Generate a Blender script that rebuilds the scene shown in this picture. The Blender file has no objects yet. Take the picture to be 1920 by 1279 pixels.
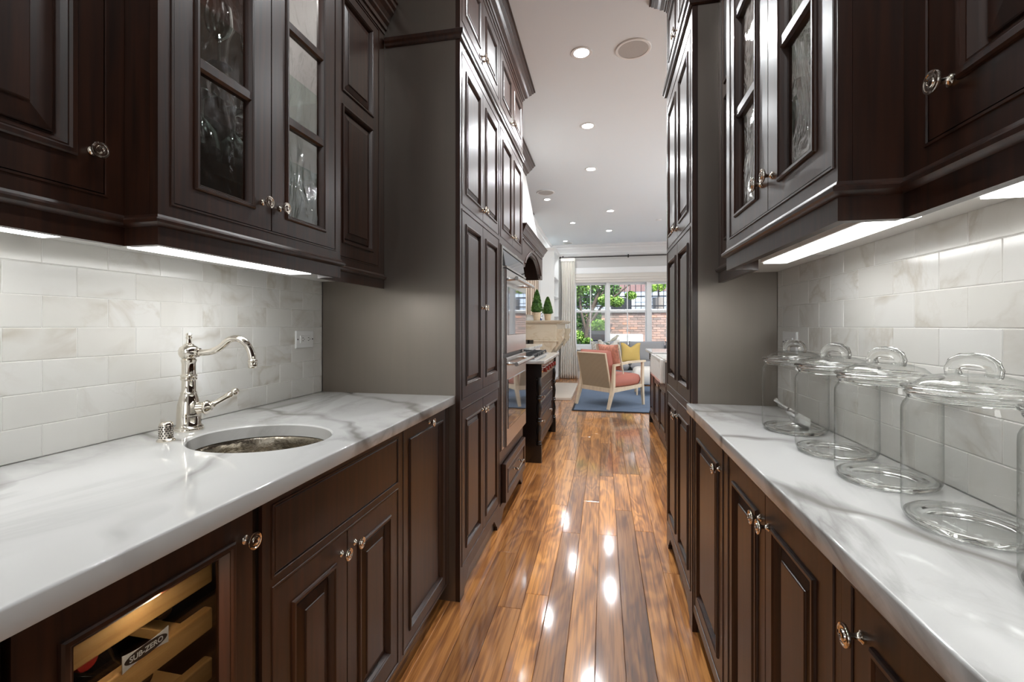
import bpy, bmesh, math, random
from mathutils import Vector, Matrix
random.seed(7)
D = bpy.data
S = bpy.context.scene
COL = S.collection
PI = math.pi

# ------------------------------------------------------------------ camera
PSI = math.atan((1132 - 960) / 845.0)
cam = D.cameras.new('camera'); cam.sensor_width = 36.0; cam.lens = 36.0 * 845 / 1920
cam.shift_y = -28.5 / 1920; cam.clip_start = 0.02; cam.clip_end = 200
camo = D.objects.new('camera', cam); COL.objects.link(camo)
camo.location = (0, 0, 1.225); camo.rotation_euler = (PI / 2, 0, PSI)
S.camera = camo

# ------------------------------------------------------------------ world, sun, exposure
W = D.worlds.new('sky'); S.world = W; W.use_nodes = True
nt = W.node_tree; nt.nodes.clear()
wo = nt.nodes.new('ShaderNodeOutputWorld'); bg = nt.nodes.new('ShaderNodeBackground')
sky = nt.nodes.new('ShaderNodeTexSky'); sky.sky_type = 'NISHITA'; sky.sun_disc = False
sky.sun_elevation = math.radians(52); sky.sun_rotation = math.radians(150)
bg.inputs['Strength'].default_value = 0.7
nt.links.new(sky.outputs[0], bg.inputs[0]); nt.links.new(bg.outputs[0], wo.inputs[0])
sun = D.lights.new('sun', 'SUN'); sun.energy = 10.0; sun.angle = 0.01; sun.color = (1, .95, .86)
suno = D.objects.new('sun', sun); COL.objects.link(suno)
suno.rotation_euler = Vector((-.45, .52, -1.0)).to_track_quat('-Z', 'Y').to_euler(); suno.location = (4, -6, 12)
S.view_settings.view_transform = 'Standard'; S.view_settings.look = 'None'
S.view_settings.exposure = 0.40; S.view_settings.gamma = 1.0; S.view_settings.use_curve_mapping = False
S.cycles.max_bounces = 14; S.cycles.transmission_bounces = 14; S.cycles.transparent_max_bounces = 24
S.cycles.glossy_bounces = 6; S.cycles.diffuse_bounces = 5; S.cycles.sample_clamp_indirect = 6.0
CEIL = 3.10

def area(name, loc, d, sx, sy, power, color=(1, 1, 1), shape='RECTANGLE', spread=PI):
    l = D.lights.new(name, 'AREA'); l.shape = shape; l.size = sx; l.size_y = sy; l.energy = power; l.color = color
    l.spread = spread
    o = D.objects.new(name, l); COL.objects.link(o); o.location = loc
    o.rotation_euler = Vector(d).to_track_quat('-Z', 'Z' if abs(d[2]) < .9 else 'Y').to_euler(); return o
# unseen daylight fill added behind the camera and along the kitchen's side wall
area('fill_behind_camera', (-.2, -3.0, 1.75), (0, 1, .22), 1.7, 2.0, 12, (.92, .97, 1))
area('fill_kitchen_side', (4.1, 5.2, 1.7), (-1, 0, .55), 3.4, 1.7, 120, (.9, .96, 1))
area('fill_kitchen_side', (4.1, 8.7, 1.7), (-1, 0, .6), 2.4, 1.7, 14, (.9, .96, 1))

# ------------------------------------------------------------------ materials
def new_mat(name):
    m = D.materials.new(name); m.use_nodes = True
    t = m.node_tree; b = t.nodes['Principled BSDF']
    return m, t, b
def N(t, typ, **kw):
    n = t.nodes.new(typ)
    for k, v in kw.items(): setattr(n, k, v)
    return n
def setin(n, **kw):
    for k, v in kw.items(): n.inputs[k.replace('_', ' ')].default_value = v
def plain(name, col, rough=.5, metal=0., coat=0., spec=.5, noise=0., scale=40., bump=0., emit=None, sheen=0.):
    m, t, b = new_mat(name)
    b.inputs['Base Color'].default_value = (*col, 1); b.inputs['Roughness'].default_value = rough
    b.inputs['Metallic'].default_value = metal; b.inputs['Coat Weight'].default_value = coat
    b.inputs['Coat Roughness'].default_value = .1; b.inputs['Specular IOR Level'].default_value = spec
    b.inputs['Sheen Weight'].default_value = sheen
    tc = N(t, 'ShaderNodeTexCoord'); nz = N(t, 'ShaderNodeTexNoise'); nz.inputs['Scale'].default_value = scale
    nz.inputs['Detail'].default_value = 4
    t.links.new(tc.outputs['Object'], nz.inputs['Vector'])
    if noise:
        mx = N(t, 'ShaderNodeMix', data_type='RGBA')
        mx.inputs[6].default_value = (*[c * (1 - noise) for c in col], 1); mx.inputs[7].default_value = (*[min(1, c * (1 + noise)) for c in col], 1)
        t.links.new(nz.outputs[0], mx.inputs[0]); t.links.new(mx.outputs[2], b.inputs['Base Color'])
    if bump:
        bp = N(t, 'ShaderNodeBump'); bp.inputs['Strength'].default_value = bump; bp.inputs['Distance'].default_value = .004
        t.links.new(nz.outputs[0], bp.inputs['Height']); t.links.new(bp.outputs[0], b.inputs['Normal'])
    if emit:
        b.inputs['Emission Color'].default_value = (*emit[:3], 1); b.inputs['Emission Strength'].default_value = emit[3]
    return m
def ramp(t, fac, stops):
    r = N(t, 'ShaderNodeValToRGB'); el = r.color_ramp.elements
    while len(el) < len(stops): el.new(.5)
    for e, (p, c) in zip(el, stops): e.position = p; e.color = (*c, 1)
    t.links.new(fac, r.inputs[0]); return r.outputs[0]
def mapped(t, scale, rot=(0, 0, 0), rnd=0., space='Object'):
    tc = N(t, 'ShaderNodeTexCoord'); mp = N(t, 'ShaderNodeMapping')
    mp.inputs['Scale'].default_value = scale; mp.inputs['Rotation'].default_value = rot
    src = tc.outputs[space]
    if rnd:
        oi = N(t, 'ShaderNodeObjectInfo'); ml = N(t, 'ShaderNodeMath', operation='MULTIPLY'); ml.inputs[1].default_value = rnd
        t.links.new(oi.outputs['Random'], ml.inputs[0])
        ad = N(t, 'ShaderNodeVectorMath', operation='ADD'); t.links.new(src, ad.inputs[0]); t.links.new(ml.outputs[0], ad.inputs[1]); src = ad.outputs[0]
    t.links.new(src, mp.inputs['Vector']); return mp.outputs[0]
def noise(t, vec, scale, detail=4, dist=0., rough=.5):
    n = N(t, 'ShaderNodeTexNoise'); setin(n, Scale=scale, Detail=detail, Distortion=dist, Roughness=rough)
    t.links.new(vec, n.inputs['Vector']); return n.outputs[0]
def mixc(t, fac, a, b, mode='MIX'):
    m = N(t, 'ShaderNodeMix', data_type='RGBA', blend_type=mode)
    for i, v in ((0, fac), (6, a), (7, b)):
        if isinstance(v, (int, float)): m.inputs[i].default_value = v
        elif isinstance(v, tuple): m.inputs[i].default_value = (*v, 1)
        else: t.links.new(v, m.inputs[i])
    return m.outputs[2]

def wood(name, dark, light, rough=.3, coat=.25, gs=(60, 60, 3), rnd=0.):
    m, t, b = new_mat(name)
    v = mapped(t, gs, rnd=rnd)
    f = noise(t, v, 1.0, 6, .6)
    c = ramp(t, f, [(.3, dark), (.72, light)])
    t.links.new(c, b.inputs['Base Color'])
    setin(b, Roughness=rough, Coat_Weight=coat, Coat_Roughness=.24)
    return m
def marble(name, base, vein, gold, sc, rot, rough, rnd=0., tint=.0, strength=1., wave=(1.0, 5., (0, 0, .6), .4, .0)):
    m, t, b = new_mat(name)
    v = mapped(t, sc, rot, rnd)
    n1 = noise(t, v, 1.0, 7, 1.3, .55); n2 = noise(t, v, 2.3, 6, 1.8, .6)
    msk = noise(t, v, .7, 2, .4)
    l1 = ramp(t, n1, [(.455, (0, 0, 0)), (.498, (1, 1, 1)), (.512, (.55, .55, .55)), (.56, (0, 0, 0))])
    l2 = ramp(t, n2, [(.475, (0, 0, 0)), (.5, (.8, .8, .8)), (.53, (0, 0, 0))])
    k = ramp(t, msk, [(.42, (0, 0, 0)), (.62, (1, 1, 1))])
    k2 = ramp(t, msk, [(.5, (.0, .0, .0)), (.75, (.7, .7, .7))])
    f1 = mixc(t, 1.0, l1, k, 'MULTIPLY'); f2 = mixc(t, 1.0, l2, k2, 'MULTIPLY')
    vc = mixc(t, noise(t, v, 1.7, 2), vein, gold)
    cl = noise(t, v, .9, 3, .5)
    bc = mixc(t, cl, base, tuple(c * (1 - .09) for c in base))
    wv = N(t, 'ShaderNodeTexWave', bands_direction='X'); setin(wv, Scale=wave[0], Distortion=wave[1], Detail=4.0, Detail_Scale=1.1, Detail_Roughness=.62)
    t.links.new(mapped(t, (1, 1, 1), wave[2], rnd), wv.inputs[0])
    wl_ = ramp(t, wv.outputs[1], [(.925, (0, 0, 0)), (.99, (.6, .6, .6)), (1, (1, 1, 1))])
    wk = ramp(t, noise(t, v, 1.6, 3, .3), [(wave[3], (0, 0, 0)), (wave[3] + .2, (1, 1, 1))])
    wf = mixc(t, 1.0, wl_, wk, 'MULTIPLY')
    sf = N(t, 'ShaderNodeMath', operation='MULTIPLY'); sf.inputs[1].default_value = .75 * strength
    t.links.new(f1, sf.inputs[0])
    sg = N(t, 'ShaderNodeMath', operation='MULTIPLY'); sg.inputs[1].default_value = .5 * strength
    t.links.new(f2, sg.inputs[0])
    c = mixc(t, sf.outputs[0], bc, vc); c = mixc(t, sg.outputs[0], c, vc)
    sw = N(t, 'ShaderNodeMath', operation='MULTIPLY'); sw.inputs[1].default_value = wave[4]; t.links.new(wf, sw.inputs[0])
    c = mixc(t, sw.outputs[0], c, vc)
    if tint:
        oi = N(t, 'ShaderNodeObjectInfo')
        tn = ramp(t, oi.outputs['Random'], [(0, (1, 1, 1)), (.5, (.97, .965, .955)), (1, (.945, .935, .915))])
        c = mixc(t, 1.0, c, tn, 'MULTIPLY')
    t.links.new(c, b.inputs['Base Color']); setin(b, Roughness=rough)
    return m
def glass(name, col=(1, 1, 1), rough=0., ior=1.46):
    m, t, b = new_mat(name)
    setin(b, Roughness=rough, IOR=ior, Transmission_Weight=1.0); b.inputs['Base Color'].default_value = (*col, 1); return m
def thin_glass(name, tint=(1, 1, 1), wav=0., scale=6., refl=1.0, rough=.0, edge=None, epow=5.):
    """single pane: clear with fresnel reflection, optionally wavy (old seeded glass)"""
    m, t, b = new_mat(name); t.nodes.remove(b)
    out = t.nodes['Material Output']
    tr = N(t, 'ShaderNodeBsdfTransparent'); tr.inputs[0].default_value = (*tint, 1)
    gl = N(t, 'ShaderNodeBsdfGlossy'); gl.inputs['Roughness'].default_value = rough
    fr = N(t, 'ShaderNodeLayerWeight'); fr.inputs['Blend'].default_value = .5      # same on both faces of the thin pane
    pw = N(t, 'ShaderNodeMath', operation='POWER'); pw.inputs[1].default_value = 5.
    ma = N(t, 'ShaderNodeMath', operation='MULTIPLY_ADD'); ma.inputs[1].default_value = .96; ma.inputs[2].default_value = .04
    mx = N(t, 'ShaderNodeMixShader'); ml = N(t, 'ShaderNodeMath', operation='MULTIPLY'); ml.inputs[1].default_value = refl; ml.use_clamp = True
    t.links.new(fr.outputs['Facing'], pw.inputs[0]); t.links.new(pw.outputs[0], ma.inputs[0]); t.links.new(ma.outputs[0], ml.inputs[0]); t.links.new(ml.outputs[0], mx.inputs[0])
    t.links.new(tr.outputs[0], mx.inputs[1]); t.links.new(gl.outputs[0], mx.inputs[2]); t.links.new(mx.outputs[0], out.inputs[0])
    if edge:        # longer path through the wall where it is seen edge-on
        pe_ = N(t, 'ShaderNodeMath', operation='POWER'); pe_.inputs[1].default_value = epow
        t.links.new(fr.outputs['Facing'], pe_.inputs[0]); t.links.new(mixc(t, pe_.outputs[0], tint, edge), tr.inputs[0])
    if wav:
        v = mapped(t, (1, 1, .45)); n = noise(t, v, scale, 3, .8)
        bp = N(t, 'ShaderNodeBump'); setin(bp, Strength=wav, Distance=.01); t.links.new(n, bp.inputs['Height'])
        t.links.new(bp.outputs[0], gl.inputs['Normal'])
    return m
def floor_mat():
    m, t, b = new_mat('walnut_floor')
    v = mapped(t, (1, .20, 1), rnd=37.)
    n1 = noise(t, v, 4.5, 3, 1.0); rings = N(t, 'ShaderNodeMath', operation='MULTIPLY'); rings.inputs[1].default_value = 8.
    t.links.new(n1, rings.inputs[0]); sn = N(t, 'ShaderNodeMath', operation='SINE'); 
    m2 = N(t, 'ShaderNodeMath', operation='MULTIPLY'); m2.inputs[1].default_value = 6.28
    t.links.new(rings.outputs[0], m2.inputs[0]); t.links.new(m2.outputs[0], sn.inputs[0])
    v2 = mapped(t, (90, 3, 1), rnd=11.); n2 = noise(t, v2, 1, 5, .5)
    ad = N(t, 'ShaderNodeMath', operation='MULTIPLY_ADD'); ad.inputs[1].default_value = .085; 
    t.links.new(sn.outputs[0], ad.inputs[0]); t.links.new(n2, ad.inputs[2])
    v3 = mapped(t, (3, .9, 1), rnd=23.); big = noise(t, v3, 1.2, 3, .8)
    a2 = N(t, 'ShaderNodeMath', operation='MULTIPLY_ADD'); a2.inputs[1].default_value = .7
    t.links.new(big, a2.inputs[0]); t.links.new(ad.outputs[0], a2.inputs[2])
    c = ramp(t, a2.outputs[0], [(.48, (.145, .056, .019)), (.66, (.27, .108, .034)), (.82, (.43, .182, .054)), (1.0, (.66, .31, .095))])
    oi = N(t, 'ShaderNodeObjectInfo')
    tn = ramp(t, oi.outputs['Random'], [(0, (.62, .55, .52)), (.35, (.95, .86, .82)), (.7, (1.15, 1.08, 1.0)), (1, (1.6, 1.5, 1.3))])
    c = mixc(t, 1.0, c, tn, 'MULTIPLY')
    t.links.new(c, b.inputs['Base Color']); setin(b, Roughness=.33, Coat_Weight=1.0, Coat_Roughness=.09, Coat_IOR=1.85, Specular_IOR_Level=.3)
    v4 = mapped(t, (9, 2.2, 1), rnd=5.); bp = N(t, 'ShaderNodeBump'); setin(bp, Strength=.06, Distance=.005)
    t.links.new(noise(t, v4, 1, 2), bp.inputs['Height'])
    t.links.new(bp.outputs[0], b.inputs['Normal']); t.links.new(bp.outputs[0], b.inputs['Coat Normal'])
    return m
def brick_mat():
    m, t, b = new_mat('brick_clay')
    oi = N(t, 'ShaderNodeObjectInfo')
    c = ramp(t, oi.outputs['Random'], [(0, (.13, .095, .085)), (.4, (.24, .15, .125)), (.75, (.33, .20, .16)), (1, (.42, .18, .11))])
    c = mixc(t, noise(t, mapped(t, (30, 30, 30), rnd=9.), 1, 3), c, mixc(t, .35, c, (.5, .45, .4)))
    t.links.new(c, b.inputs['Base Color']); setin(b, Roughness=.9); return m
def leaf_mat(name, a, b2):
    m, t, b = new_mat(name)
    n = noise(t, mapped(t, (1, 1, 1)), 9, 3)
    t.links.new(ramp(t, n, [(.35, a), (.65, b2)]), b.inputs['Base Color']); setin(b, Roughness=.55); return m
def weave(name, a, b2, sx, sz, bump=.4, rough=.8):
    m, t, b = new_mat(name)
    v = mapped(t, (1, 1, 1)); w1 = N(t, 'ShaderNodeTexWave', bands_direction='X'); w2 = N(t, 'ShaderNodeTexWave', bands_direction='Z')
    setin(w1, Scale=sx, Distortion=1.0, Detail=1.0); setin(w2, Scale=sz, Distortion=1.0, Detail=1.0)
    for w in (w1, w2): t.links.new(v, w.inputs[0])
    f = N(t, 'ShaderNodeMath', operation='MULTIPLY'); t.links.new(w1.outputs[1], f.inputs[0]); t.links.new(w2.outputs[1], f.inputs[1])
    t.links.new(mixc(t, f.outputs[0], a, b2), b.inputs['Base Color']); setin(b, Roughness=rough)
    bp = N(t, 'ShaderNodeBump'); setin(bp, Strength=bump, Distance=.003); t.links.new(f.outputs[0], bp.inputs['Height']); t.links.new(bp.outputs[0], b.inputs['Normal'])
    return m

M = {}
M['espresso'] = wood('espresso_wood', (.014, .0046, .0020), (.048, .0142, .0050), .38, .3)
M['espresso_panel'] = wood('espresso_end_panel', (.012, .0065, .004), (.030, .016, .010), .36, .0, (35, 35, 2.5))
_b = M['espresso_panel'].node_tree.nodes['Principled BSDF']; setin(_b, IOR=2.15, Specular_IOR_Level=1.0, Roughness=.36); _b.inputs['Specular Tint'].default_value = (1, .90, .80, 1)
M['espresso_groove'] = plain('espresso_glaze', (.007, .0045, .004), .25, coat=.4)
M['nickel'] = plain('polished_nickel', (.78, .72, .64), .10, 1., noise=.03)
M['chrome'] = plain('bright_nickel', (.80, .75, .67), .05, 1.)
M['steel'] = plain('brushed_steel', (.62, .61, .60), .22, 1., noise=.05, scale=200)
M['steel_glass'] = plain('mirror_oven_glass', (.30, .31, .32), .03, .85)
M['marble_top'] = marble('calacatta_marble', (.62, .62, .61), (.15, .15, .155), (.24, .22, .19), (1.7, .85, 1.7), (0, 0, .6), .07, strength=1.1, wave=(.85, 7.5, (.25, .2, -.95), .36, .85))
M['marble_tile'] = marble('marble_tile', (.80, .79, .76), (.42, .40, .37), (.55, .46, .33), (2.6, 2.6, 2.6), (.6, .3, .5), .16, rnd=31., tint=1., strength=.62, wave=(1.7, 5., (.5, .9, .5), .50, .8))
M['grout'] = plain('grout', (.78, .77, .74), .9)
M['white'] = plain('white_paint', (.62, .61, .59), .55, noise=.01, scale=5)
M['ceiling'] = plain('ceiling_paint', (.82, .87, .90), .7, noise=.01, scale=3)
M['trim'] = plain('white_trim_paint', (.86, .86, .85), .35)
M['floor'] = floor_mat()
M['subfloor'] = plain('dark_subfloor', (.02, .012, .008), .9)  # dark base under the planks, seen in their joints
M['lining'] = plain('pale_cabinet_lining', (.55, .53, .51), .45)
M['jar_glass'] = glass('jar_glass', (.985, .995, .985))
M['jar_wall'] = thin_glass('jar_wall', (.996, .998, .993), refl=.9, edge=(.50, .53, .51), epow=5.)
M['stem_glass'] = thin_glass('stemware_glass', (.95, .96, .96), refl=3.4, rough=.02)
M['shelf_glass'] = thin_glass('shelf_glass', (.86, .92, .89))
M['seedy_glass'] = thin_glass('seedy_pane', (.95, .95, .95), .55, 16., 1.5)
M['pane'] = thin_glass('window_pane', (.97, .98, .98), .05, 2.)
M['dark_pane'] = thin_glass('cooler_pane', (.62, .62, .62), refl=1.0)
M['plastic'] = plain('white_plastic', (.85, .85, .84), .3)
M['slot'] = plain('dark_slot', (.02, .02, .02), .6)
M['lens'] = plain('lamp_lens', (.9, .9, .9), .4, emit=(1, 1, 1, 22))
M['strip'] = plain('under_cabinet_lens', (.9, .9, .88), .4, emit=(1, 1, .98, 5.5))
M['speaker'] = plain('speaker_grille', (.50, .485, .465), .7, noise=.25, scale=400)
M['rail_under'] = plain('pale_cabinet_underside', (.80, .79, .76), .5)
M['maple'] = wood('maple_rack', (.42, .215, .065), (.62, .36, .13), .6, .0, (14, 3, 60))
M['black'] = plain('black_liner', (.012, .012, .013), .35)
M['bottle'] = plain('bottle_glass', (.010, .008, .007), .06, coat=.5)
M['red_foil'] = plain('red_capsule', (.30, .02, .018), .35)
M['label_silver'] = plain('silver_label', (.70, .69, .68), .3, .3)
M['bronze'] = plain('hammered_nickel', (.34, .30, .24), .20, 1., noise=.2, scale=30, bump=.7)
M['stone'] = marble('limestone', (.62, .53, .40), (.42, .31, .20), (.50, .36, .2), (2.2, 2.2, 2.2), (.2, .4, .1), .6)
M['stone_pale'] = plain('pale_hearth_stone', (.66, .58, .50), .4, noise=.08, scale=8)
M['iron'] = plain('cast_iron', (.03, .03, .032), .55)
M['red_knob'] = plain('red_range_knob', (.22, .012, .010), .18, coat=.6)
M['plaster'] = plain('hood_plaster', (.60, .585, .56), .75, noise=.02, scale=6)
M['terracotta'] = plain('pale_terracotta', (.60, .47, .33), .8, noise=.15, scale=25)
M['boxwood'] = leaf_mat('boxwood_leaves', (.025, .085, .012), (.10, .22, .03))
M['tree_leaf'] = leaf_mat('tree_leaves', (.07, .16, .03), (.30, .48, .09))
M['dark_leaf'] = leaf_mat('dark_leaves', (.03, .08, .02), (.12, .24, .05))
M['lime_leaf'] = leaf_mat('lime_leaves', (.22, .40, .05), (.50, .72, .12))
M['bark'] = plain('bark', (.075, .058, .045), .9, noise=.4, scale=30, bump=.6)
M['linen'] = plain('curtain_linen', (.86, .825, .76), .9, noise=.04, scale=150, sheen=.2)
M['shade'] = plain('shade_linen', (.70, .66, .60), .9, noise=.05, scale=120)
M['rod'] = plain('dark_bronze_rod', (.025, .02, .018), .35, .6)
M['rattan'] = weave('woven_cane', (.30, .235, .15), (.60, .51, .38), 34, 34, .8)
M['ash'] = wood('pale_ash', (.62, .50, .36), (.74, .62, .46), .45, .0, (30, 30, 6))
M['coral'] = weave('coral_fabric', (.42, .13, .095), (.66, .32, .25), 45, 45, .3)
M['coral_pat'] = plain('coral_print', (.62, .28, .20), .9, noise=.6, scale=30)
M['fringe'] = plain('cream_fringe', (.70, .60, .45), .95, noise=.4, scale=60)
M['yellow'] = weave('yellow_dotted', (.70, .46, .10), (.78, .62, .30), 55, 55, .2)
M['grey_fab'] = plain('grey_upholstery', (.36, .36, .37), .95, noise=.08, scale=200, sheen=.2)
M['print'] = None
M['rug'] = weave('blue_rug', (.075, .12, .20), (.20, .25, .33), 40, 40, .2, .95)
M['rug_edge'] = plain('charcoal_rug_binding', (.025, .028, .035), .95)
M['fireclay'] = plain('white_fireclay', (.84, .83, .80), .12, coat=.4)
M['ivory'] = plain('ivory_fabric', (.78, .75, .70), .9)
M['brick'] = brick_mat()
M['mortar'] = plain('mortar', (.52, .48, .43), .95, noise=.1, scale=20)
M['concrete'] = plain('grey_stone', (.50, .50, .49), .9, noise=.12, scale=9)
M['patio'] = plain('patio_paving', (.40, .38, .36), .9, noise=.1, scale=4)
M['siding'] = plain('pale_painted_siding', (.36, .40, .44), .7)
M['far_brick'] = plain('far_red_brick', (.17, .10, .09), .9, noise=.3, scale=14)
M['dark_metal'] = plain('black_ironwork', (.015, .016, .02), .5)
M['pot_grey'] = plain('grey_planter', (.20, .18, .16), .8, noise=.1)
M['bird'] = plain('pale_ceramic', (.62, .58, .46), .4)
M['stripes'] = None
def print_mats():
    m, t, b = new_mat('botanical_print')
    v = mapped(t, (1, 1, 1)); n = noise(t, v, 7, 2, .5)
    c = ramp(t, n, [(.40, (.16, .20, .16)), (.46, (.66, .62, .55)), (.58, (.70, .66, .60)), (.66, (.34, .30, .24))])
    t.links.new(c, b.inputs['Base Color']); setin(b, Roughness=.9); M['print'] = m
    m, t, b = new_mat('striped_fabric')
    w = N(t, 'ShaderNodeTexWave', bands_direction='Y'); setin(w, Scale=3.2, Distortion=.3, Detail=1.)
    t.links.new(mapped(t, (1, 1, .02)), w.inputs[0])
    t.links.new(ramp(t, w.outputs[1], [(.25, (.20, .13, .09)), (.5, (.52, .42, .32)), (.8, (.62, .53, .43))]), b.inputs['Base Color']); setin(b, Roughness=.9)
    M['stripes'] = m
print_mats()

# ------------------------------------------------------------------ geometry helpers
class MB:
    def __init__(s): s.v = []; s.f = []; s.m = []
    def add(s, vs, fs, mi=0):
        o = len(s.v); s.v += [tuple(p) for p in vs]; s.f += [tuple(i + o for i in f) for f in fs]; s.m += [mi] * len(fs); return s
    def box(s, x0, x1, y0, y1, z0, z1, mi=0):
        return s.add([(x0, y0, z0), (x1, y0, z0), (x1, y1, z0), (x0, y1, z0), (x0, y0, z1), (x1, y0, z1), (x1, y1, z1), (x0, y1, z1)],
                     [(3, 2, 1, 0), (4, 5, 6, 7), (0, 1, 5, 4), (1, 2, 6, 5), (2, 3, 7, 6), (3, 0, 4, 7)], mi)
    def cbox(s, x0, x1, y0, y1, z0, z1, c=.004, mi=0):
        """box with chamfered edges"""
        bm = bmesh.new(); bmesh.ops.create_cube(bm, size=1)
        for v in bm.verts: v.co = Vector(((x0 + x1) / 2 + v.co.x * (x1 - x0), (y0 + y1) / 2 + v.co.y * (y1 - y0), (z0 + z1) / 2 + v.co.z * (z1 - z0)))
        bmesh.ops.bevel(bm, geom=bm.edges[:], offset=c, segments=2, affect='EDGES', profile=.5)
        bm.verts.index_update()
        s.add([v.co[:] for v in bm.verts], [[v.index for v in f.verts] for f in bm.faces], mi); bm.free(); return s
    def lathe(s, prof, c=(0, 0, 0), n=24, ax='Z', sx=1., sy=1., close=False, mi=0, caps=True):
        """prof: (r, h) list; axis Z, X or Y"""
        o = len(s.v); k = len(prof)
        for r, h in prof:
            for i in range(n):
                a = 2 * PI * i / n; p, q = r * math.cos(a) * sx, r * math.sin(a) * sy
                P = (p, q, h) if ax == 'Z' else ((h, p, q) if ax == 'X' else (p, h, q))
                s.v.append((c[0] + P[0], c[1] + P[1], c[2] + P[2]))
        rng = range(k) if close else range(k - 1)
        for j in rng:
            j2 = (j + 1) % k
            for i in range(n):
                i2 = (i + 1) % n; s.f.append((o + j * n + i, o + j * n + i2, o + j2 * n + i2, o + j2 * n + i)); s.m.append(mi)
        if not close and caps:
            for j in (0, k - 1):
                if prof[j][0] > 1e-6: s.f.append(tuple(o + j * n + i for i in range(n))); s.m.append(mi)
        return s
    def tube(s, pts, r, n=10, caps=True, mi=0):
        pts = [Vector(p) for p in pts]; rr = r if isinstance(r, (list, tuple)) else [r] * len(pts)
        o = len(s.v); up = Vector((.13, .31, .94)).normalized(); prev = None
        for i, p in enumerate(pts):
            d = (pts[min(i + 1, len(pts) - 1)] - pts[max(i - 1, 0)]).normalized()
            a = (prev - d * prev.dot(d)) if prev is not None else d.cross(up)
            if a.length < 1e-5: a = d.orthogonal()
            a.normalize(); prev = a; b = d.cross(a)
            for j in range(n):
                t = 2 * PI * j / n; s.v.append(tuple(p + a * (math.cos(t) * rr[i]) + b * (math.sin(t) * rr[i])))
        for i in range(len(pts) - 1):
            for j in range(n):
                j2 = (j + 1) % n; s.f.append((o + i * n + j, o + i * n + j2, o + (i + 1) * n + j2, o + (i + 1) * n + j)); s.m.append(mi)
        if caps:
            s.f.append(tuple(o + j for j in range(n))); s.m.append(mi)
            e = o + (len(pts) - 1) * n; s.f.append(tuple(e + j for j in range(n))); s.m.append(mi)
        return s
    def beam(s, p0, p1, w0, d0, w1=None, d1=None, side=(0, 1, 0), mi=0):
        """tapered rectangular bar; w along `side`, d across"""
        p0, p1 = Vector(p0), Vector(p1); ax = (p1 - p0).normalized(); sd = Vector(side); sd = (sd - ax * sd.dot(ax)).normalized(); q = ax.cross(sd)
        w1 = w0 if w1 is None else w1; d1 = d0 if d1 is None else d1; vs = []
        for p, w, d in ((p0, w0, d0), (p1, w1, d1)):
            for a, b in ((-1, -1), (1, -1), (1, 1), (-1, 1)): vs.append(p + sd * (a * w / 2) + q * (b * d / 2))
        return s.add(vs, [(3, 2, 1, 0), (4, 5, 6, 7), (0, 1, 5, 4), (1, 2, 6, 5), (2, 3, 7, 6), (3, 0, 4, 7)], mi)
    def extrude(s, poly, vec, mi=0):
        n = len(poly); v2 = [tuple(Vector(p) + Vector(vec)) for p in poly]
        return s.add(list(poly) + v2, [tuple(range(n)), tuple(range(n, 2 * n))] + [(i, (i + 1) % n, n + (i + 1) % n, n + i) for i in range(n)], mi)
    def loft_rects(s, fr, rings, cap0=True, cap1=True, mi=0):
        """rings: (u0,u1,z0,z1,n) rectangles in frame fr, joined in order"""
        o = len(s.v)
        for (u0, u1, z0, z1, n) in rings:
            for u, z in ((u0, z0), (u1, z0), (u1, z1), (u0, z1)): s.v.append(fr(u, n, z))
        k = len(rings)
        for i in range(k - 1):
            for j in range(4):
                j2 = (j + 1) % 4; s.f.append((o + i * 4 + j, o + i * 4 + j2, o + i * 4 + 4 + j2, o + i * 4 + 4 + j)); s.m.append(mi)
        if cap0: s.f.append((o, o + 1, o + 2, o + 3)); s.m.append(mi)
        if cap1: e = o + 4 * (k - 1); s.f.append((e, e + 1, e + 2, e + 3)); s.m.append(mi)
        if not cap0 and not cap1:
            for j in range(4):
                j2 = (j + 1) % 4; s.f.append((o + j, o + j2, o + (k - 1) * 4 + j2, o + (k - 1) * 4 + j)); s.m.append(mi)
        return s
    def gridframe(s, fr, us, zs, solid, n0, n1, mi=0):
        """plate made of the solid cells of a grid, between depths n0 and n1"""
        for i in range(len(us) - 1):
            for j in range(len(zs) - 1):
                if not solid(i, j): continue
                u0, u1, z0, z1 = us[i], us[i + 1], zs[j], zs[j + 1]
                A = [fr(u0, n0, z0), fr(u1, n0, z0), fr(u1, n0, z1), fr(u0, n0, z1)]; B = [fr(u0, n1, z0), fr(u1, n1, z0), fr(u1, n1, z1), fr(u0, n1, z1)]
                fs = [(0, 1, 2, 3), (4, 5, 6, 7)]
                inn = lambda a, b: 0 <= a < len(us) - 1 and 0 <= b < len(zs) - 1 and solid(a, b)
                if not inn(i, j - 1): fs.append((0, 1, 5, 4))
                if not inn(i + 1, j): fs.append((1, 2, 6, 5))
                if not inn(i, j + 1): fs.append((2, 3, 7, 6))
                if not inn(i - 1, j): fs.append((3, 0, 4, 7))
                s.add(A + B, fs, mi)
        return s
    def sweep(s, prof, path, side=1, mi=0):
        """prof (out, z) closed polygon swept along an XY path with mitred corners; out grows to the left (side=1) of the path"""
        k = len(prof); o = len(s.v); P = [Vector((p[0], p[1])) for p in path]
        for i, p in enumerate(P):
            ds = []
            if i > 0: ds.append((P[i] - P[i - 1]).normalized())
            if i < len(P) - 1: ds.append((P[i + 1] - P[i]).normalized())
            ns = [Vector((-d.y, d.x)) * side for d in ds]
            n = ns[0] if len(ns) == 1 else (ns[0] + ns[1]) / (1 + ns[0].dot(ns[1]))
            for (a, z) in prof: s.v.append((p.x + n.x * a, p.y + n.y * a, z))
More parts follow.
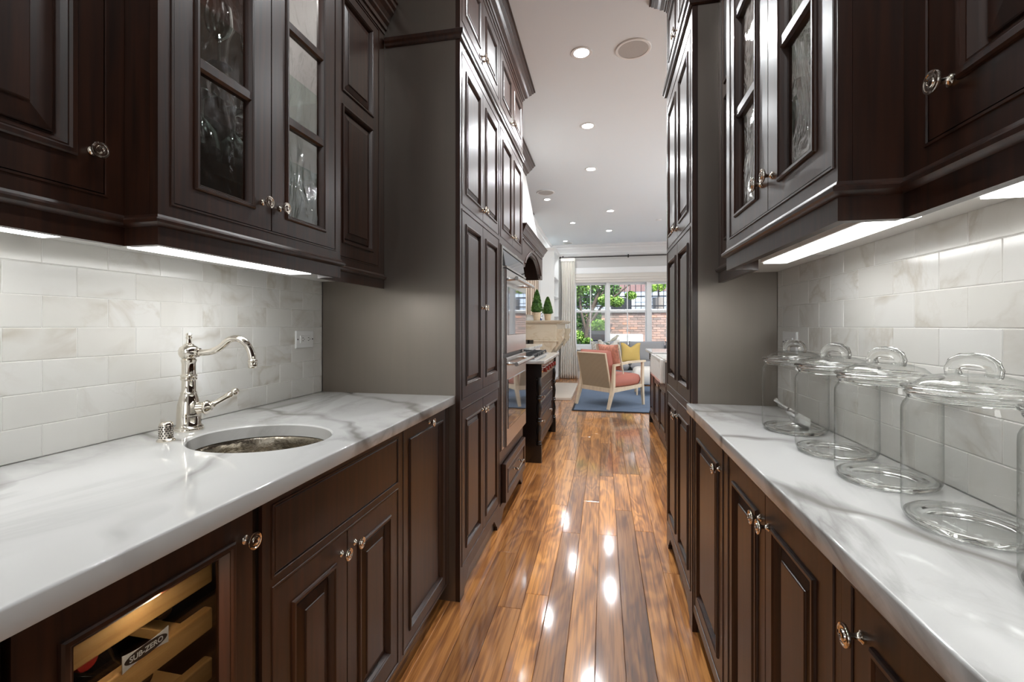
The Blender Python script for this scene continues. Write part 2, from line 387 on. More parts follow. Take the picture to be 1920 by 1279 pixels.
        for i in range(len(P) - 1):
            for j in range(k):
                j2 = (j + 1) % k; s.f.append((o + i * k + j, o + i * k + j2, o + (i + 1) * k + j2, o + (i + 1) * k + j)); s.m.append(mi)
        s.f.append(tuple(o + j for j in range(k))); s.m.append(mi); e = o + (len(P) - 1) * k; s.f.append(tuple(e + j for j in range(k))); s.m.append(mi)
        return s
    def mesh(s, name, mats, off=(0, 0, 0), smooth=None, weld=True):
        me = D.meshes.new(name); ox, oy, oz = off
        me.from_pydata([(x - ox, y - oy, z - oz) for x, y, z in s.v], [], s.f)
        for mm in (mats if isinstance(mats, (list, tuple)) else [mats]): me.materials.append(mm)
        me.polygons.foreach_set('material_index', s.m)
        bm = bmesh.new(); bm.from_mesh(me)
        if weld: bmesh.ops.remove_doubles(bm, verts=bm.verts, dist=1e-5)
        bmesh.ops.recalc_face_normals(bm, faces=bm.faces); bm.to_mesh(me); bm.free()
        if smooth is not None:
            me.polygons.foreach_set('use_smooth', [True] * len(me.polygons)); me.set_sharp_from_angle(angle=math.radians(smooth))
        me.update(); return me

def link(name, data, parent=None, loc=(0, 0, 0), rot=(0, 0, 0)):
    o = D.objects.new(name, data); COL.objects.link(o); o.location = loc; o.rotation_euler = rot
    if parent: o.parent = parent
    return o
def wloc(o):
    l = Vector(o.location)
    while o.parent: o = o.parent; l += Vector(o.location)
    return l
def part(name, mb, mat, parent, smooth=None, label=None, weld=True):
    """a part: mesh given in world coordinates under an unrotated thing"""
    off = wloc(parent) if parent else (0, 0, 0)
    o = link(name, mb.mesh(name, mat, off, smooth, weld), parent)
    if label: o['label'] = label
    return o
def thing(name, label, cat, loc=(0, 0, 0), group=None):
    o = link(name, None, None, loc); o.empty_display_size = .05
    o['label'] = label; o['category'] = cat
    if group: o['group'] = group
    return o
def single(name, mb, mat, label, cat, loc=(0, 0, 0), smooth=None, group=None, weld=True):
    o = link(name, mb.mesh(name, mat, loc, smooth, weld), None, loc)
    o['label'] = label; o['category'] = cat
    if group: o['group'] = group
    return o
def struct(name, mb, mat, smooth=None, parent=None, weld=True):
    o = part(name, mb, mat, parent, smooth, weld=weld)
    if not parent: o['kind'] = 'structure'
    return o
def copy_tree(o, loc, label=None, group=None):
    r = o.copy(); COL.objects.link(r); r.location = loc
    if label: r['label'] = label
    if group: r['group'] = group
    for ch in o.children:
        c = ch.copy(); COL.objects.link(c); c.parent = r
        for g in ch.children:
            d = g.copy(); COL.objects.link(d); d.parent = c
    return r
def FX(X, s): return lambda u, n, z: (X + s * n, u, z)      # front facing along X (s=+1 faces +X)
def FY(Y, s): return lambda u, n, z: (u, Y + s * n, z)

# ------------------------------------------------------------------ cabinet making
KNOB = MB().lathe([(0, 0), (.0085, 0), (.0085, .003), (.006, .005), (.0042, .009), (.0042, .015), (.0065, .018), (.0115, .0195), (.0155, .0215), (.0162, .0235),
                   (.0155, .0255), (.0125, .0262), (.0118, .0252), (.0085, .0252), (.0078, .0272), (.004, .0282), (.0032, .0272), (0, .0272)], n=24, ax='X').mesh('knob', M['nickel'], smooth=40)
def knob(parent, fr, u, z, n=.0, flip=False):
    p = Vector(fr(u, n, z)) - wloc(parent); o = link('knob', KNOB, parent, p, (0, 0, PI if flip else 0)); return o

def bead(mb, fr, u0, u1, z0, z1, w=.016, h=.006, d=.013):
    """moulding stuck round a panel opening: proud bead falling into the groove"""
    R = lambda i, n: (u0 + i, u1 - i, z0 + i, z1 - i, n)
    mb.loft_rects(fr, [R(-.004, -.002), R(-.003, h * .6), R(0, h), R(w * .3, h), R(w * .45, h * .45), R(w * .55, h * .5), R(w * .8, -d * .4), R(w, -d), R(w, -.019), R(-.004, -.019)], False, False)
def raised(fr, u0, u1, z0, z1, w=.016, b=.022):
    R = lambda i, n: (u0 + i, u1 - i, z0 + i, z1 - i, n)
    i = w - .003
    return MB().loft_rects(fr, [R(i, -.018), R(i, -.0125), R(i + .006, -.0125), R(i + .007, -.0085), R(i + .009, -.0075), R(i + b, -.003), R(i + b + .001, -.0005), R(i + b + .003, .0006)])
def door(root, fr, u0, u1, z0, z1, openings, kn=None, flip=False, kind='raised', name='door', b=.022, w=.016, mat=None, flat_d=-.010, muntins=(), bh=.006):
    """frame and panel door; openings = list of (u0,u1,z0,z1); kn = (u,z)"""
    mat = mat or M['espresso']
    g = .002; u0 += g; u1 -= g; z0 += g; z1 -= g
    us = sorted({u0, u1, *[o[0] for o in openings], *[o[1] for o in openings]}); zs = sorted({z0, z1, *[o[2] for o in openings], *[o[3] for o in openings]})
    def solid(i, j):
        cu, cz = (us[i] + us[i + 1]) / 2, (zs[j] + zs[j + 1]) / 2
        return not any(o[0] < cu < o[1] and o[2] < cz < o[3] for o in openings)
    mb = MB().gridframe(fr, us, zs, solid, -.019, 0)
    for o in openings: bead(mb, fr, *o, w=w, h=bh)
    d = part(name, mb, mat, root, weld=False)
    for o in openings:
        if kind == 'raised': part('panel', raised(fr, *o, w=w, b=b), mat, d)
        elif kind == 'flat': part('panel', MB().loft_rects(fr, [(o[0] + w - .003, o[1] - w + .003, o[2] + w - .003, o[3] - w + .003, -.018), (o[0] + w - .003, o[1] - w + .003, o[2] + w - .003, o[3] - w + .003, flat_d)]), mat, d)
        elif kind == 'glass':
            e = w - .004; zz = [o[2] + e] + [m for m in muntins] + [o[3] - e]
            for a, c in zip(zz[:-1], zz[1:]):
                part('glass_pane', MB().loft_rects(fr, [(o[0] + e, o[1] - e, a, c, -.013), (o[0] + e, o[1] - e, a, c, -.010)]), M['seedy_glass'], d)
            for m in muntins:
                part('muntin', MB().loft_rects(fr, [(o[0] + .006, o[1] - .006, m - .016, m + .016, -.018), (o[0] + .006, o[1] - .006, m - .016, m + .016, -.004), (o[0] + .006, o[1] - .006, m - .010, m + .010, .002)]), mat, d)
    if kn: knob(d, fr, kn[0], kn[1], 0, flip)
    return d
def frame(root, fr, u0, u1, z0, z1, openings, name='face_frame', n0=-.021, n1=0., mat=None):
    us = sorted({u0, u1, *[o[0] for o in openings], *[o[1] for o in openings]}); zs = sorted({z0, z1, *[o[2] for o in openings], *[o[3] for o in openings]})
    def solid(i, j):
        cu, cz = (us[i] + us[i + 1]) / 2, (zs[j] + zs[j + 1]) / 2
        return not any(o[0] < cu < o[1] and o[2] < cz < o[3] for o in openings)
    mb = MB().gridframe(fr, us, zs, solid, n0, n1)
    for o in openings:      # bead line round each opening
        R = lambda i, n: (o[0] + i, o[1] - i, o[2] + i, o[3] - i, n)
        mb.loft_rects(fr, [R(-.006, -.001), R(-.005, .0025), R(-.001, .0025), R(0, -.001), R(0, -.018), R(-.006, -.018)], False, False)
    return part(name, mb, mat or M['espresso'], root, weld=False)
def body(root, fr, u0, u1, z0, z1, depth, n1=-.0215, mat=None):
    return part('body', MB().loft_rects(fr, [(u0, u1, z0, z1, -depth), (u0, u1, z0, z1, n1)]), mat or M['espresso'], root)
def foot_rail(root, fr, u0, u1, zt, a=.10, h=.085, n0=-.021, n1=0.):
    """base rail with bracket feet and a cut-out between"""
    pts = [(u0, 0), (u0 + a * .6, 0), (u0 + a * .62, h * .28), (u0 + a * .8, h * .38), (u0 + a, h * .62), (u0 + a * 1.35, h), (u1 - a * 1.35, h), (u1 - a, h * .62), (u1 - a * .8, h * .38), (u1 - a * .62, h * .28), (u1 - a * .6, 0), (u1, 0), (u1, zt), (u0, zt)]
    A = [fr(u, n0, z) for u, z in pts]; B = [fr(u, n1, z) for u, z in pts]; n = len(pts)
    return part('foot_rail', MB().add(A + B, [tuple(range(n)), tuple(range(n, 2 * n))] + [(i, (i + 1) % n, n + (i + 1) % n, n + i) for i in range(n)]), M['espresso'], root)
LRAIL = [(-.018, 1.395), (.0, 1.395), (.0, 1.434), (.006, 1.436), (.012, 1.441), (.013, 1.447), (.009, 1.451), (.004, 1.4535), (.002, 1.459), (-.018, 1.459)]
def crownprof(z0, z1, p):
    h = z1 - z0
    return [(-.01, z0), (.004, z0), (.006, z0 + h * .10), (.014, z0 + h * .13), (.016, z0 + h * .24), (p * .38, z0 + h * .34), (p * .40, z0 + h * .40), (p * .52, z0 + h * .52),
            (p * .70, z0 + h * .64), (p * .72, z0 + h * .72), (p * .86, z0 + h * .80), (p * .90, z0 + h * .90), (p, z0 + h * .92), (p, z1), (-.01, z1)]

# ================================================================== STRUCTURE
XW, XR = -1.305, .657           # tile faces of the two pantry walls
YF = 10.62                      # window wall
# floor: sub-base, then every plank
fl = struct('floor', MB().box(-1.6, 4.35, -3.2, YF + .1, -.08, -.0135), M['subfloor'])
def plank_mesh(L, w=.1065):
    g = .0006; c = .0016
    mb = MB(); x0, x1, y0, y1 = g, w - g, g, L - g
    mb.add([(x0, y0, -.0125), (x1, y0, -.0125), (x1, y1, -.0125), (x0, y1, -.0125), (x0, y0, -c), (x1, y0, -c), (x1, y1, -c), (x0, y1, -c),
            (x0 + c, y0 + c, 0), (x1 - c, y0 + c, 0), (x1 - c, y1 - c, 0), (x0 + c, y1 - c, 0)],
           [(3, 2, 1, 0), (8, 9, 10, 11)] + [(a, (a + 1) % 4, 4 + (a + 1) % 4, 4 + a) for a in range(4)] + [(4 + a, 4 + (a + 1) % 4, 8 + (a + 1) % 4, 8 + a) for a in range(4)])
    return mb
PM = {}
rng = random.Random(11)
nplank = 0; rest = MB()
for r in range(-12, 43):
    x = -.350 + r * .1065
    y = -3.1 + rng.random() * .8
    while y < YF:
        L = rng.choice((.75, 1.05, 1.35, 1.7, 2.0, 2.35)); L2 = min(L, YF - y)
        vis = -.78 < x < .52 and .95 < y + L2 and y < 7.6 and not (x > .35 and y < 1.5)
        if vis and L2 == L:
            if L not in PM: PM[L] = plank_mesh(L).mesh('plank', M['floor'])
            o = link('plank', PM[L], fl, (x, y, rng.uniform(-.0004, .0002))); nplank += 1
        else:
            q = plank_mesh(L2); o = len(rest.v); rest.v += [(a + x, b + y, c - .0002) for a, b, c in q.v]; rest.f += [tuple(i + o for i in f) for f in q.f]; rest.m += q.m
        y += L2
o = part('floor_boards', rest, M['floor'], fl, weld=False); o['kind'] = 'stuff'
struct('ceiling', MB().box(-1.6, 4.35, -3.2, YF + .15, CEIL, CEIL + .15), M['ceiling'])
wl = struct('wall_left', MB().box(-1.45, XW - .0085, -3.2, YF + .15, 0, CEIL), M['white'])
wr = struct('wall_right', MB().box(XR + .0085, XR + .12, -3.2, 2.62, 0, CEIL), M['white'])
struct('wall_kitchen_side', MB().box(4.2, 4.35, -3.2, YF + .15, 0, CEIL), M['white'])
struct('wall_back', MB().box(-1.45, 4.35, -3.3, -3.1, 0, CEIL), M['white'])
# window wall: solid apart from the window opening
WX0, WX1, WZ0, WZ1 = -.70, 2.05, .70, 2.33
struct('wall_window', MB().gridframe(FY(YF, -1), [-1.45, WX0, WX1, 4.35], [0, WZ0, WZ1, CEIL], lambda i, j: not (i == 1 and j == 1), -.15, 0), M['white'], weld=False)
# backsplash tiles, three inch rows in running bond
def tile_mesh(L, h=.0745):
    g = .0007; c = .0012; x = .0085
    return MB().add([(0, g, g), (0, L - g, g), (0, L - g, h - g), (0, g, h - g), (x - c, g, g), (x - c, L - g, g), (x - c, L - g, h - g), (x - c, g, h - g),
                     (x, g + c, g + c), (x, L - g - c, g + c), (x, L - g - c, h - g - c), (x, g + c, h - g - c)],
                    [(3, 2, 1, 0), (8, 9, 10, 11)] + [(a, (a + 1) % 4, 4 + (a + 1) % 4, 4 + a) for a in range(4)] + [(4 + a, 4 + (a + 1) % 4, 8 + (a + 1) % 4, 8 + a) for a in range(4)])
TM = {}
def tiles(wall, Xback, flip, y0, y1, ph, L):
    for k in range(7):
        z = .9145 + k * .0765
        hh = .0765 if k < 6 else .062
        y = ph + (.5 * L if k % 2 == 0 else 0) - 8 * L
        while y < y1:
            a, b = max(y, y0), min(y + L, y1)
            if b - a > .012:
                key = (round(b - a, 4), hh)
                if key not in TM: TM[key] = tile_mesh(b - a, hh).mesh('tile', M['marble_tile'])
                if flip: link('tile', TM[key], wall, (Xback, b, z), (0, 0, PI))
                else: link('tile', TM[key], wall, (Xback, a, z))
            y += L
tiles(wl, XW - .0085, False, .18, 1.908, .752, .1455)
tiles(wr, XR + .0085, True, .18, 1.908, .907, .1465)
# grout face behind the tiles
part('grout', MB().box(XW - .0085, XW - .0012, .15, 1.9085, .914, 1.435), M['grout'], wl)
part('grout', MB().box(XR + .0012, XR + .0085, .15, 1.9085, .914, 1.435), M['grout'], wr)
# room cornices
cor = [(0, CEIL), (0, 2.865), (.012, 2.865), (.014, 2.885), (.03, 2.90), (.036, 2.93), (.075, 2.985), (.10, 3.01), (.105, 3.04), (.135, 3.06), (.14, CEIL)]
struct('trim_1', MB().sweep(cor, [(4.2, YF), (XW - .0085, YF), (XW - .0085, 6.9)], 1), M['trim'])
struct('baseboard_far', MB().box(XW, 4.2, YF - .018, YF, 0, .16), M['trim'])
struct('baseboard_left', MB().box(XW - .009, XW + .008, 9.5, YF - .02, 0, .16), M['trim'])

# ------------------------------------------------------------------ windows (double hung, three side by side)
fyw = FY(YF, -1)
part_us = [(-.66, .055), (.115, .955), (1.04, 1.76)]
zb, zt, zm = .755, 2.215, 1.56
wtrim = struct('trim_2', MB().gridframe(fyw, [-.72, -.66, .055, .115, .955, 1.04, 1.76, 2.06], [.70, zb, zt, 2.345], lambda i, j: not (j == 1 and i in (1, 3, 5)), -.10, .018), M['trim'], weld=False)
part('window_head', MB().cbox(-.76, 2.1, YF - .05, YF - .002, 2.43, 2.57, .008), M['trim'], wtrim)
part('window_sill', MB().cbox(-.76, 2.1, YF - .07, YF - .001, .655, .70, .008), M['trim'], wtrim)
for k, (a, b) in enumerate(part_us):
    w = thing('window_%d' % (k + 1), ['narrow white sash window beside the linen curtain', 'middle white sash window facing the brick wall', 'white sash window partly behind the tall cabinet'][k], 'window', (a, YF, zb))
    w['kind'] = 'structure'; del w['category']
    for nm, z0, z1, dep in (('lower_sash', zb + .001, zm + .022, -.045), ('upper_sash', zm - .022, zt - .001, -.078)):
        fr = FY(YF - 0.0, -1); s = .030
        sh = part(nm, MB().gridframe(fr, [a + .001, a + s, b - s, b - .001], [z0, z0 + .04, z1 - .04, z1], lambda i, j: not (i == 1 and j == 1), dep - .03, dep), M['trim'], w, weld=False)
        part('muntin', MB().loft_rects(fr, [((a + b) / 2 - .011, (a + b) / 2 + .011, z0 + .04, z1 - .04, dep - .026), ((a + b) / 2 - .011, (a + b) / 2 + .011, z0 + .04, z1 - .04, dep - .006)]), M['trim'], sh)
        part('pane', MB().loft_rects(fr, [(a + s - .004, b - s + .004, z0 + .036, z1 - .036, dep - .018), (a + s - .004, b - s + .004, z0 + .036, z1 - .036, dep - .014)]), M['pane'], sh)

# ================================================================== LEFT SIDE: tall cabinets
XL = -.624; TY0 = 1.911
fL = FX(XL, 1)
A0, A1, B0, B1 = 1.911, 2.684, 2.684, 3.485
def std_open(u0, u1, z0, z1, s=.058, sz=.058): return [(u0 + s, u1 - s, z0 + sz, z1 - sz)]
t = thing('tall_pantry_cabinet', 'tall espresso pantry cabinet ending the sink counter, six panelled doors', 'cabinet', (XL - .3, (A0 + A1) / 2, 0))
body(t, fL, A0, A1, .0, 2.99, .68, mat=M['espresso_panel'])
zs4 = [(.147, .847), (.895, 1.747), (1.778, 2.452), (2.600, 2.945)]
sp = 2.298
ops = [(1.942, 2.660, a, b) for a, b in zs4]
frame(t, fL, A0, A1, .105, 2.99, ops)
foot_rail(t, fL, A0, A1, .105)
for (z0, z1), kz in zip(zs4, (.787, 1.32, 1.832, 2.632)):
    for (u0, u1, ku) in ((1.942, sp, sp - .022), (sp, 2.660, sp + .022)):
        door(t, fL, u0, u1, z0, z1, std_open(u0, u1, z0, z1, .056, .056), (ku, kz))
part('belt_moulding', MB().sweep([(-.012, 2.498), (.004, 2.498), (.010, 2.502), (.012, 2.512), (.018, 2.520), (.020, 2.534), (.010, 2.542), (-.012, 2.542)], [(-.98, A0), (XL, A0), (XL, A1)], -1), M['espresso'], t)
part('crown', MB().sweep(crownprof(2.985, 3.098, .088), [(-1.28, A0), (XL, A0), (XL, A1)], -1), M['espresso'], t)

t = thing('tall_oven_cabinet', 'tall espresso cabinet housing the built-in double oven', 'cabinet', (XL - .3, (B0 + B1) / 2, 0))
oz0, oz1, ou0, ou1 = .455, 1.728, 2.705, 3.462
dz0, dz1 = .118, .368
zsB = [(1.782, 2.452), (2.600, 2.945)]
us_ = [B0, ou0, ou1, B1]
frame(t, fL, B0 + .0005, B1, .09, 2.99, [(2.705, 3.462, oz0, oz1), (2.705, 3.462, dz0, dz1)] + [(2.715, 3.452, a, b) for a, b in zsB])
foot_rail(t, fL, B0 + .0005, B1, .09, .09, .06)
body(t, fL, B0 + .0005, B1, 1.76, 2.99, .68)
part('carcass', MB().box(XL - .68, XL - .0215, B0 + .0005, B0 + .019, .09, 1.759).box(XL - .68, XL - .0215, B1 - .019, B1, .09, 1.759).box(XL - .68, XL - .66, B0 + .02, B1 - .02, .09, 1.759).box(XL - .66, XL - .0215, B0 + .02, B1 - .02, .385, .445), M['espresso'], t)
spB = 3.083
for (z0, z1), kz in zip(zsB, (1.842, 2.632)):
    for (u0, u1, ku) in ((2.715, spB, spB - .022), (spB, 3.452, spB + .022)):
        door(t, fL, u0, u1, z0, z1, std_open(u0, u1, z0, z1, .056, .056), (ku, kz))
part('belt_moulding', MB().sweep([(-.012, 2.498), (.004, 2.498), (.010, 2.502), (.012, 2.512), (.018, 2.520), (.020, 2.534), (.010, 2.542), (-.012, 2.542)], [(XL, A1 + .001), (XL, B1)], -1), M['espresso'], t)
part('crown', MB().sweep(crownprof(2.985, 3.098, .088), [(XL, A1 + .001), (XL, B1), (-1.28, B1)], -1), M['espresso'], t)
# warming drawer front standing proud
fD = FX(XL + .028, 1)
dr = part('drawer', MB().loft_rects(fD, [(2.74, 3.45, .122, .362, -.045), (2.74, 3.45, .122, .362, -.003), (2.743, 3.447, .125, .359, 0), (2.79, 3.40, .165, .322, 0), (2.794, 3.396, .169, .318, .004), (2.80, 3.39, .175, .312, .003), (2.806, 3.384, .181, .306, -.008), (2.83, 3.36, .20, .287, -.004), (2.835, 3.355, .205, .282, -.002)]), M['espresso'], t, weld=False)
def bar_pull(parent, fr, u0, u1, z, out=.032, r=.0055):
    mb = MB()
    for u in (u0, u1):
        p = [fr(u, n, z) for n in (0, .004, .006, .014, .020, out - .006, out)]
        mb.tube(p, [.011, .011, .007, .006, .0085, .007, .007], 12)
    mb.tube([fr(u0 - .022, out, z), fr(u0 - .018, out, z), fr(u0 - .006, out, z), fr(u1 + .006, out, z), fr(u1 + .018, out, z), fr(u1 + .022, out, z)], [.004, .008, r, r, .008, .004], 12)
    return part('bar_pull', mb, M['nickel'], parent, 50)
bar_pull(dr, fD, 2.99, 3.17, .262)

# double wall oven
ov = thing('double_oven', 'stainless steel double wall oven set in the tall cabinet', 'oven', (XL, (ou0 + ou1) / 2, oz0))
part('housing', MB().box(XL - .55, XL - .002, ou0 + .004, ou1 - .004, oz0 + .004, oz1 - .004), M['black'], ov)
R = lambda i, n: (ou0 + i, ou1 - i, oz0 + i, oz1 - i, n)
part('trim_frame', MB().loft_rects(fL, [R(.002, .0), R(.002, .010), R(.005, .012), R(.020, .012), R(.022, .004), R(.022, .0)], False, False), M['steel'], ov, weld=False)
fO = FX(XL + .034, 1); oa, ob = 2.733, 3.440
part('control_panel', MB().add([fO(oa, -.034, 1.60), fO(ob, -.034, 1.60), fO(ob, -.034, 1.702), fO(oa, -.034, 1.702), fO(oa, -.008, 1.602), fO(ob, -.008, 1.602), fO(ob, -.024, 1.700), fO(oa, -.024, 1.700)],
     [(3, 2, 1, 0), (4, 5, 6, 7), (0, 1, 5, 4), (1, 2, 6, 5), (2, 3, 7, 6), (3, 0, 4, 7)]), M['steel_glass'], ov)
part('display_bezel', MB().loft_rects(fO, [(oa, ob, 1.588, 1.599, -.03), (oa, ob, 1.588, 1.599, .0)]), M['steel'], ov)
for (z0, z1, g0, g1, hz) in ((1.052, 1.582, 1.166, 1.470, 1.522), (.470, 1.026, .578, .888, .985)):
    R = lambda i, n: (oa + i, ob - i, z0 + i, z1 - i, n)
    d = part('oven_door', MB().loft_rects(fO, [R(0, -.033), R(0, -.004), R(.004, 0), R(.010, 0)]), M['steel'], ov, weld=False)
    part('window_glass', MB().loft_rects(fO, [(oa + .035, ob - .035, g0, g1, .0003), (oa + .035, ob - .035, g0, g1, .003), (oa + .038, ob - .038, g0 + .003, g1 - .003, .004)]), M['steel_glass'], d)
    mb = MB().tube([fO(oa - .0 + .02, .058, hz), fO(ob - .02, .058, hz)], .0125, 16)
    for u in (oa + .07, ob - .07): mb.tube([fO(u, 0, hz), fO(u, .01, hz), fO(u, .045, hz), fO(u, .058, hz)], [.013, .011, .009, .011], 12)
    part('handle', mb, M['steel'], d, 50)

# ================================================================== LEFT: base run and sink counter
XB = -.675; fB = FX(XB, 1)
yE = 1.9105
def base_foot(t, fr, u0, u1, rec=.05, zt=.085):
    part('toe_kick', MB().loft_rects(fr, [(u0, u1, 0, zt, -.3), (u0, u1, 0, zt, -rec)]), M['espresso'], t)
t = thing('pullout_cabinet', 'narrow espresso base cabinet with tall flat panel beside the pantry cabinet', 'cabinet', (XB - .3, 1.66, 0))
body(t, fB, 1.423, yE - .0005, .085, .876, .60); frame(t, fB, 1.423, yE - .0005, .085, .876, [(1.446, 1.866, .100, .868)])
door(t, fB, 1.446, 1.866, .100, .868, [(1.494, 1.824, .148, .822)], None, kind='flat', flat_d=-.009)
knob(t.children[-1], fB, 1.672, .846); base_foot(t, fB, 1.423, yE - .0005)
t = thing('sink_cabinet', 'espresso sink base cabinet with false drawer front above two doors', 'cabinet', (XB - .3, 1.1, 0))
SU0, SU1 = .790, 1.4225
frame(t, fB, SU0, SU1, .085, .876, [(.823, 1.399, .703, .848), (.823, 1.399, .100, .676)])
part('carcass', MB().box(XB - .60, XB - .0215, SU0, SU0 + .018, .085, .876).box(XB - .60, XB - .0215, SU1 - .018, SU1, .085, .876).box(XB - .60, XB - .585, SU0 + .018, SU1 - .018, .085, .876).box(XB - .585, XB - .0215, SU0 + .018, SU1 - .018, .085, .103), M['espresso'], t)
base_foot(t, fB, SU0, SU1)
part('false_drawer', MB().loft_rects(fB, [(.825, 1.397, .705, .846, -.02), (.825, 1.397, .705, .846, -.001), (.828, 1.394, .708, .843, .0)]), M['espresso'], t)
for (u0, u1, ku) in ((.823, 1.098, 1.068), (1.098, 1.399, 1.132)):
    door(t, fB, u0, u1, .100, .676, [(u0 + .058, u1 - .055, .166, .612)], (ku, .628), b=.030, w=.018)
# wine cooler with its wooden door
t = thing('wine_cooler', 'undercounter wine cooler with glass door framed in espresso wood', 'wine cooler', (XB - .3, .58, 0))
C0, C1 = .388, .7895
part('cabinet_liner', MB().box(XB - .58, XB - .56, C0, C1, .09, .87).box(XB - .56, XB - .03, C0, C0 + .03, .09, .87).box(XB - .56, XB - .03, C1 - .03, C1, .09, .87).box(XB - .56, XB - .03, C0 + .03, C1 - .03, .09, .12).box(XB - .56, XB - .03, C0 + .03, C1 - .03, .84, .87), M['black'], t)
base_foot(t, fB, C0, C1, .06, .088)
part('side_stile', MB().loft_rects(fB, [(.769, .7895, .09, .875, -.028), (.769, .7895, .09, .875, -.008)]), M['espresso_groove'], t)
d = door(t, fB, .395, .7665, .10, .872, [(.447, .718, .175, .820)], (.744, .815), kind='none', w=.020)
part('glass_pane', MB().loft_rects(fB, [(.455, .710, .183, .812, -.016), (.455, .710, .183, .812, -.012)]), M['dark_pane'], d)
fS = FX(XB - .034, 1); ra, rb = .424, .752
racks = []
for z0 in (.752, .666, .574, .484, .394, .304):
    rk = part('rack_front', MB().cbox(XB - .052, XB - .034, ra, rb - .045, z0, z0 + .039, .003), M['maple'], t); racks.append(rk)
    part('rack_rail', MB().box(XB - .52, XB - .053, ra + .02, ra + .045, z0 + .006, z0 + .022).box(XB - .52, XB - .053, rb - .10, rb - .075, z0 + .006, z0 + .022).box(XB - .30, XB - .27, ra + .045, rb - .10, z0 + .006, z0 + .022), M['maple'], t)
# printed plate on the second rack
pl = MB(); pw = .0365; pz = .7150; ph = .0118; pu = .582
pts = []
for k in range(13):
    a = -1 + k / 6.0; pts.append((pu + a * pw, pz + ph * (.72 + .42 * a * a)))
for k in range(13):
    a = 1 - k / 6.0; pts.append((pu + a * pw, pz - ph * (.72 + .42 * a * a)))
pm = MB().extrude([fS(u, .0006, z) for u, z in pts], (.0014, 0, 0), 0)
pm.extrude([fS(pu + pw * .93 * math.cos(a), .0021, pz + ph * .80 * math.sin(a)) for a in [2 * PI * i / 40 for i in range(40)]], (.0004, 0, 0), 1)
fc = D.curves.new('lettering', 'FONT'); fc.body = 'SUB-ZERO'; fc.size = .0116; fc.align_x = 'CENTER'; fc.align_y = 'CENTER'; fc.extrude = .0001; fc.offset = .00025
fo = D.objects.new('lettering', fc); COL.objects.link(fo); bpy.context.view_layer.update()
fm = D.meshes.new_from_object(fo.evaluated_get(bpy.context.evaluated_depsgraph_get())); D.objects.remove(fo)
pm.add([(XB - .034 + .0027 + v.co.z, pu + v.co.x, pz + v.co.y) for v in fm.vertices], [tuple(f.vertices) for f in fm.polygons], 0)
part('name_plate', pm, [M['label_silver'], M['black']], racks[1], label='silver plate reading SUB-ZERO', weld=False)

def bottle(x, y, z, label, foil):
    b = thing('wine_bottle', label, 'bottle', (x, y, z + .038), 'wine bottles in the cooler')
    pr = [(0, -.30), (.034, -.30), (.037, -.296), (.037, -.11), (.034, -.095), (.018, -.07), (.0145, -.055), (.0145, -.012)]
    part('glass_body', MB().lathe([(r, x + h) for r, h in pr], (0, y, z + .038), 20, 'X'), M['bottle'], b, 40)
    part('capsule', MB().lathe([(.0155, x - .045), (.0155, x - .003), (.014, x), (0, x)], (0, y, z + .038), 20, 'X'), foil, b, 40)
xb = XB - .075
bottle(xb, .530, .690, 'wine bottle with red capsule on the second rack of the cooler', M['red_foil'])
bottle(xb, .650, .690, 'dark wine bottle lying beside the red-capped bottle in the cooler', M['bottle'])
bottle(xb, .615, .598, 'dark wine bottle on the third rack under the name plate', M['bottle'])
bottle(xb, .500, .598, 'dark wine bottle on the third rack, under the red-capped one', M['bottle'])
_l = area('cooler_lamp', (XB - .026, .57, .822), (-.35, 0, -1), .012, .25, 1.3, (1, .86, .66)); _t = D.objects['wine_cooler']; _l.parent = _t; _l.location = Vector(_l.location) - wloc(_t)
# neighbour cabinet at the frame edge
t = thing('base_cabinet', 'espresso base cabinet beyond the wine cooler, mostly out of view', 'cabinet', (XB - .3, 0, 0))
body(t, fB, -.60, .3875, .085, .876, .60); frame(t, fB, -.60, .3875, .085, .876, [(-.57, .355, .10, .868)]); base_foot(t, fB, -.60, .3875)
door(t, fB, -.57, .355, .10, .868, [(-.51, .295, .16, .80)], (.33, .80))

# sink counter with its oval cut-out
ct = thing('sink_countertop', 'white veined marble countertop with oval sink cut-out', 'countertop', (-.97, .65, .876))
XF = -.648; zt_, zb_ = .914, .8765
cx, cy, ea, eb = -.94, 1.10, .19, .16
x0, x1, y0, y1 = XW + .001, XF - .012, .80, 1.40
mb = MB()
angs = sorted(set([2 * PI * i / 72 for i in range(72)] + [math.atan2(yy - cy, xx - cx) % (2 * PI) for xx in (x0, x1) for yy in (y0, y1)]))
inn, out = [], []
for a in angs:
    c, s_ = math.cos(a), math.sin(a)
    inn.append((cx + ea * c, cy + eb * s_))
    tx = ((x1 if c > 0 else x0) - cx) / c if abs(c) > 1e-9 else 1e9; ty = ((y1 if s_ > 0 else y0) - cy) / s_ if abs(s_) > 1e-9 else 1e9
    k = min(tx, ty); out.append((cx + k * c, cy + k * s_))
n = len(angs); e = .004
vs = [(x, y, zt_) for x, y in out] + [(cx + (x - cx) * (1 + e / .17), cy + (y - cy) * (1 + e / .17), zt_) for x, y in inn] + [(x, y, zt_ - e) for x, y in inn] + [(x, y, zb_) for x, y in inn] + [(x, y, zb_) for x, y in out]
fs = []
for r in range(4):
    for i in range(n): j = (i + 1) % n; fs.append((r * n + i, r * n + j, (r + 1) * n + j, (r + 1) * n + i))
mb.add(vs, fs)
mb.add([(x0, -.6, zt_), (x1, -.6, zt_), (x1, y0, zt_), (x0, y0, zt_), (x0, -.6, zb_), (x1, -.6, zb_), (x1, y0, zb_), (x0, y0, zb_)], [(0, 1, 2, 3), (4, 5, 6, 7), (0, 1, 5, 4), (0, 3, 7, 4)])
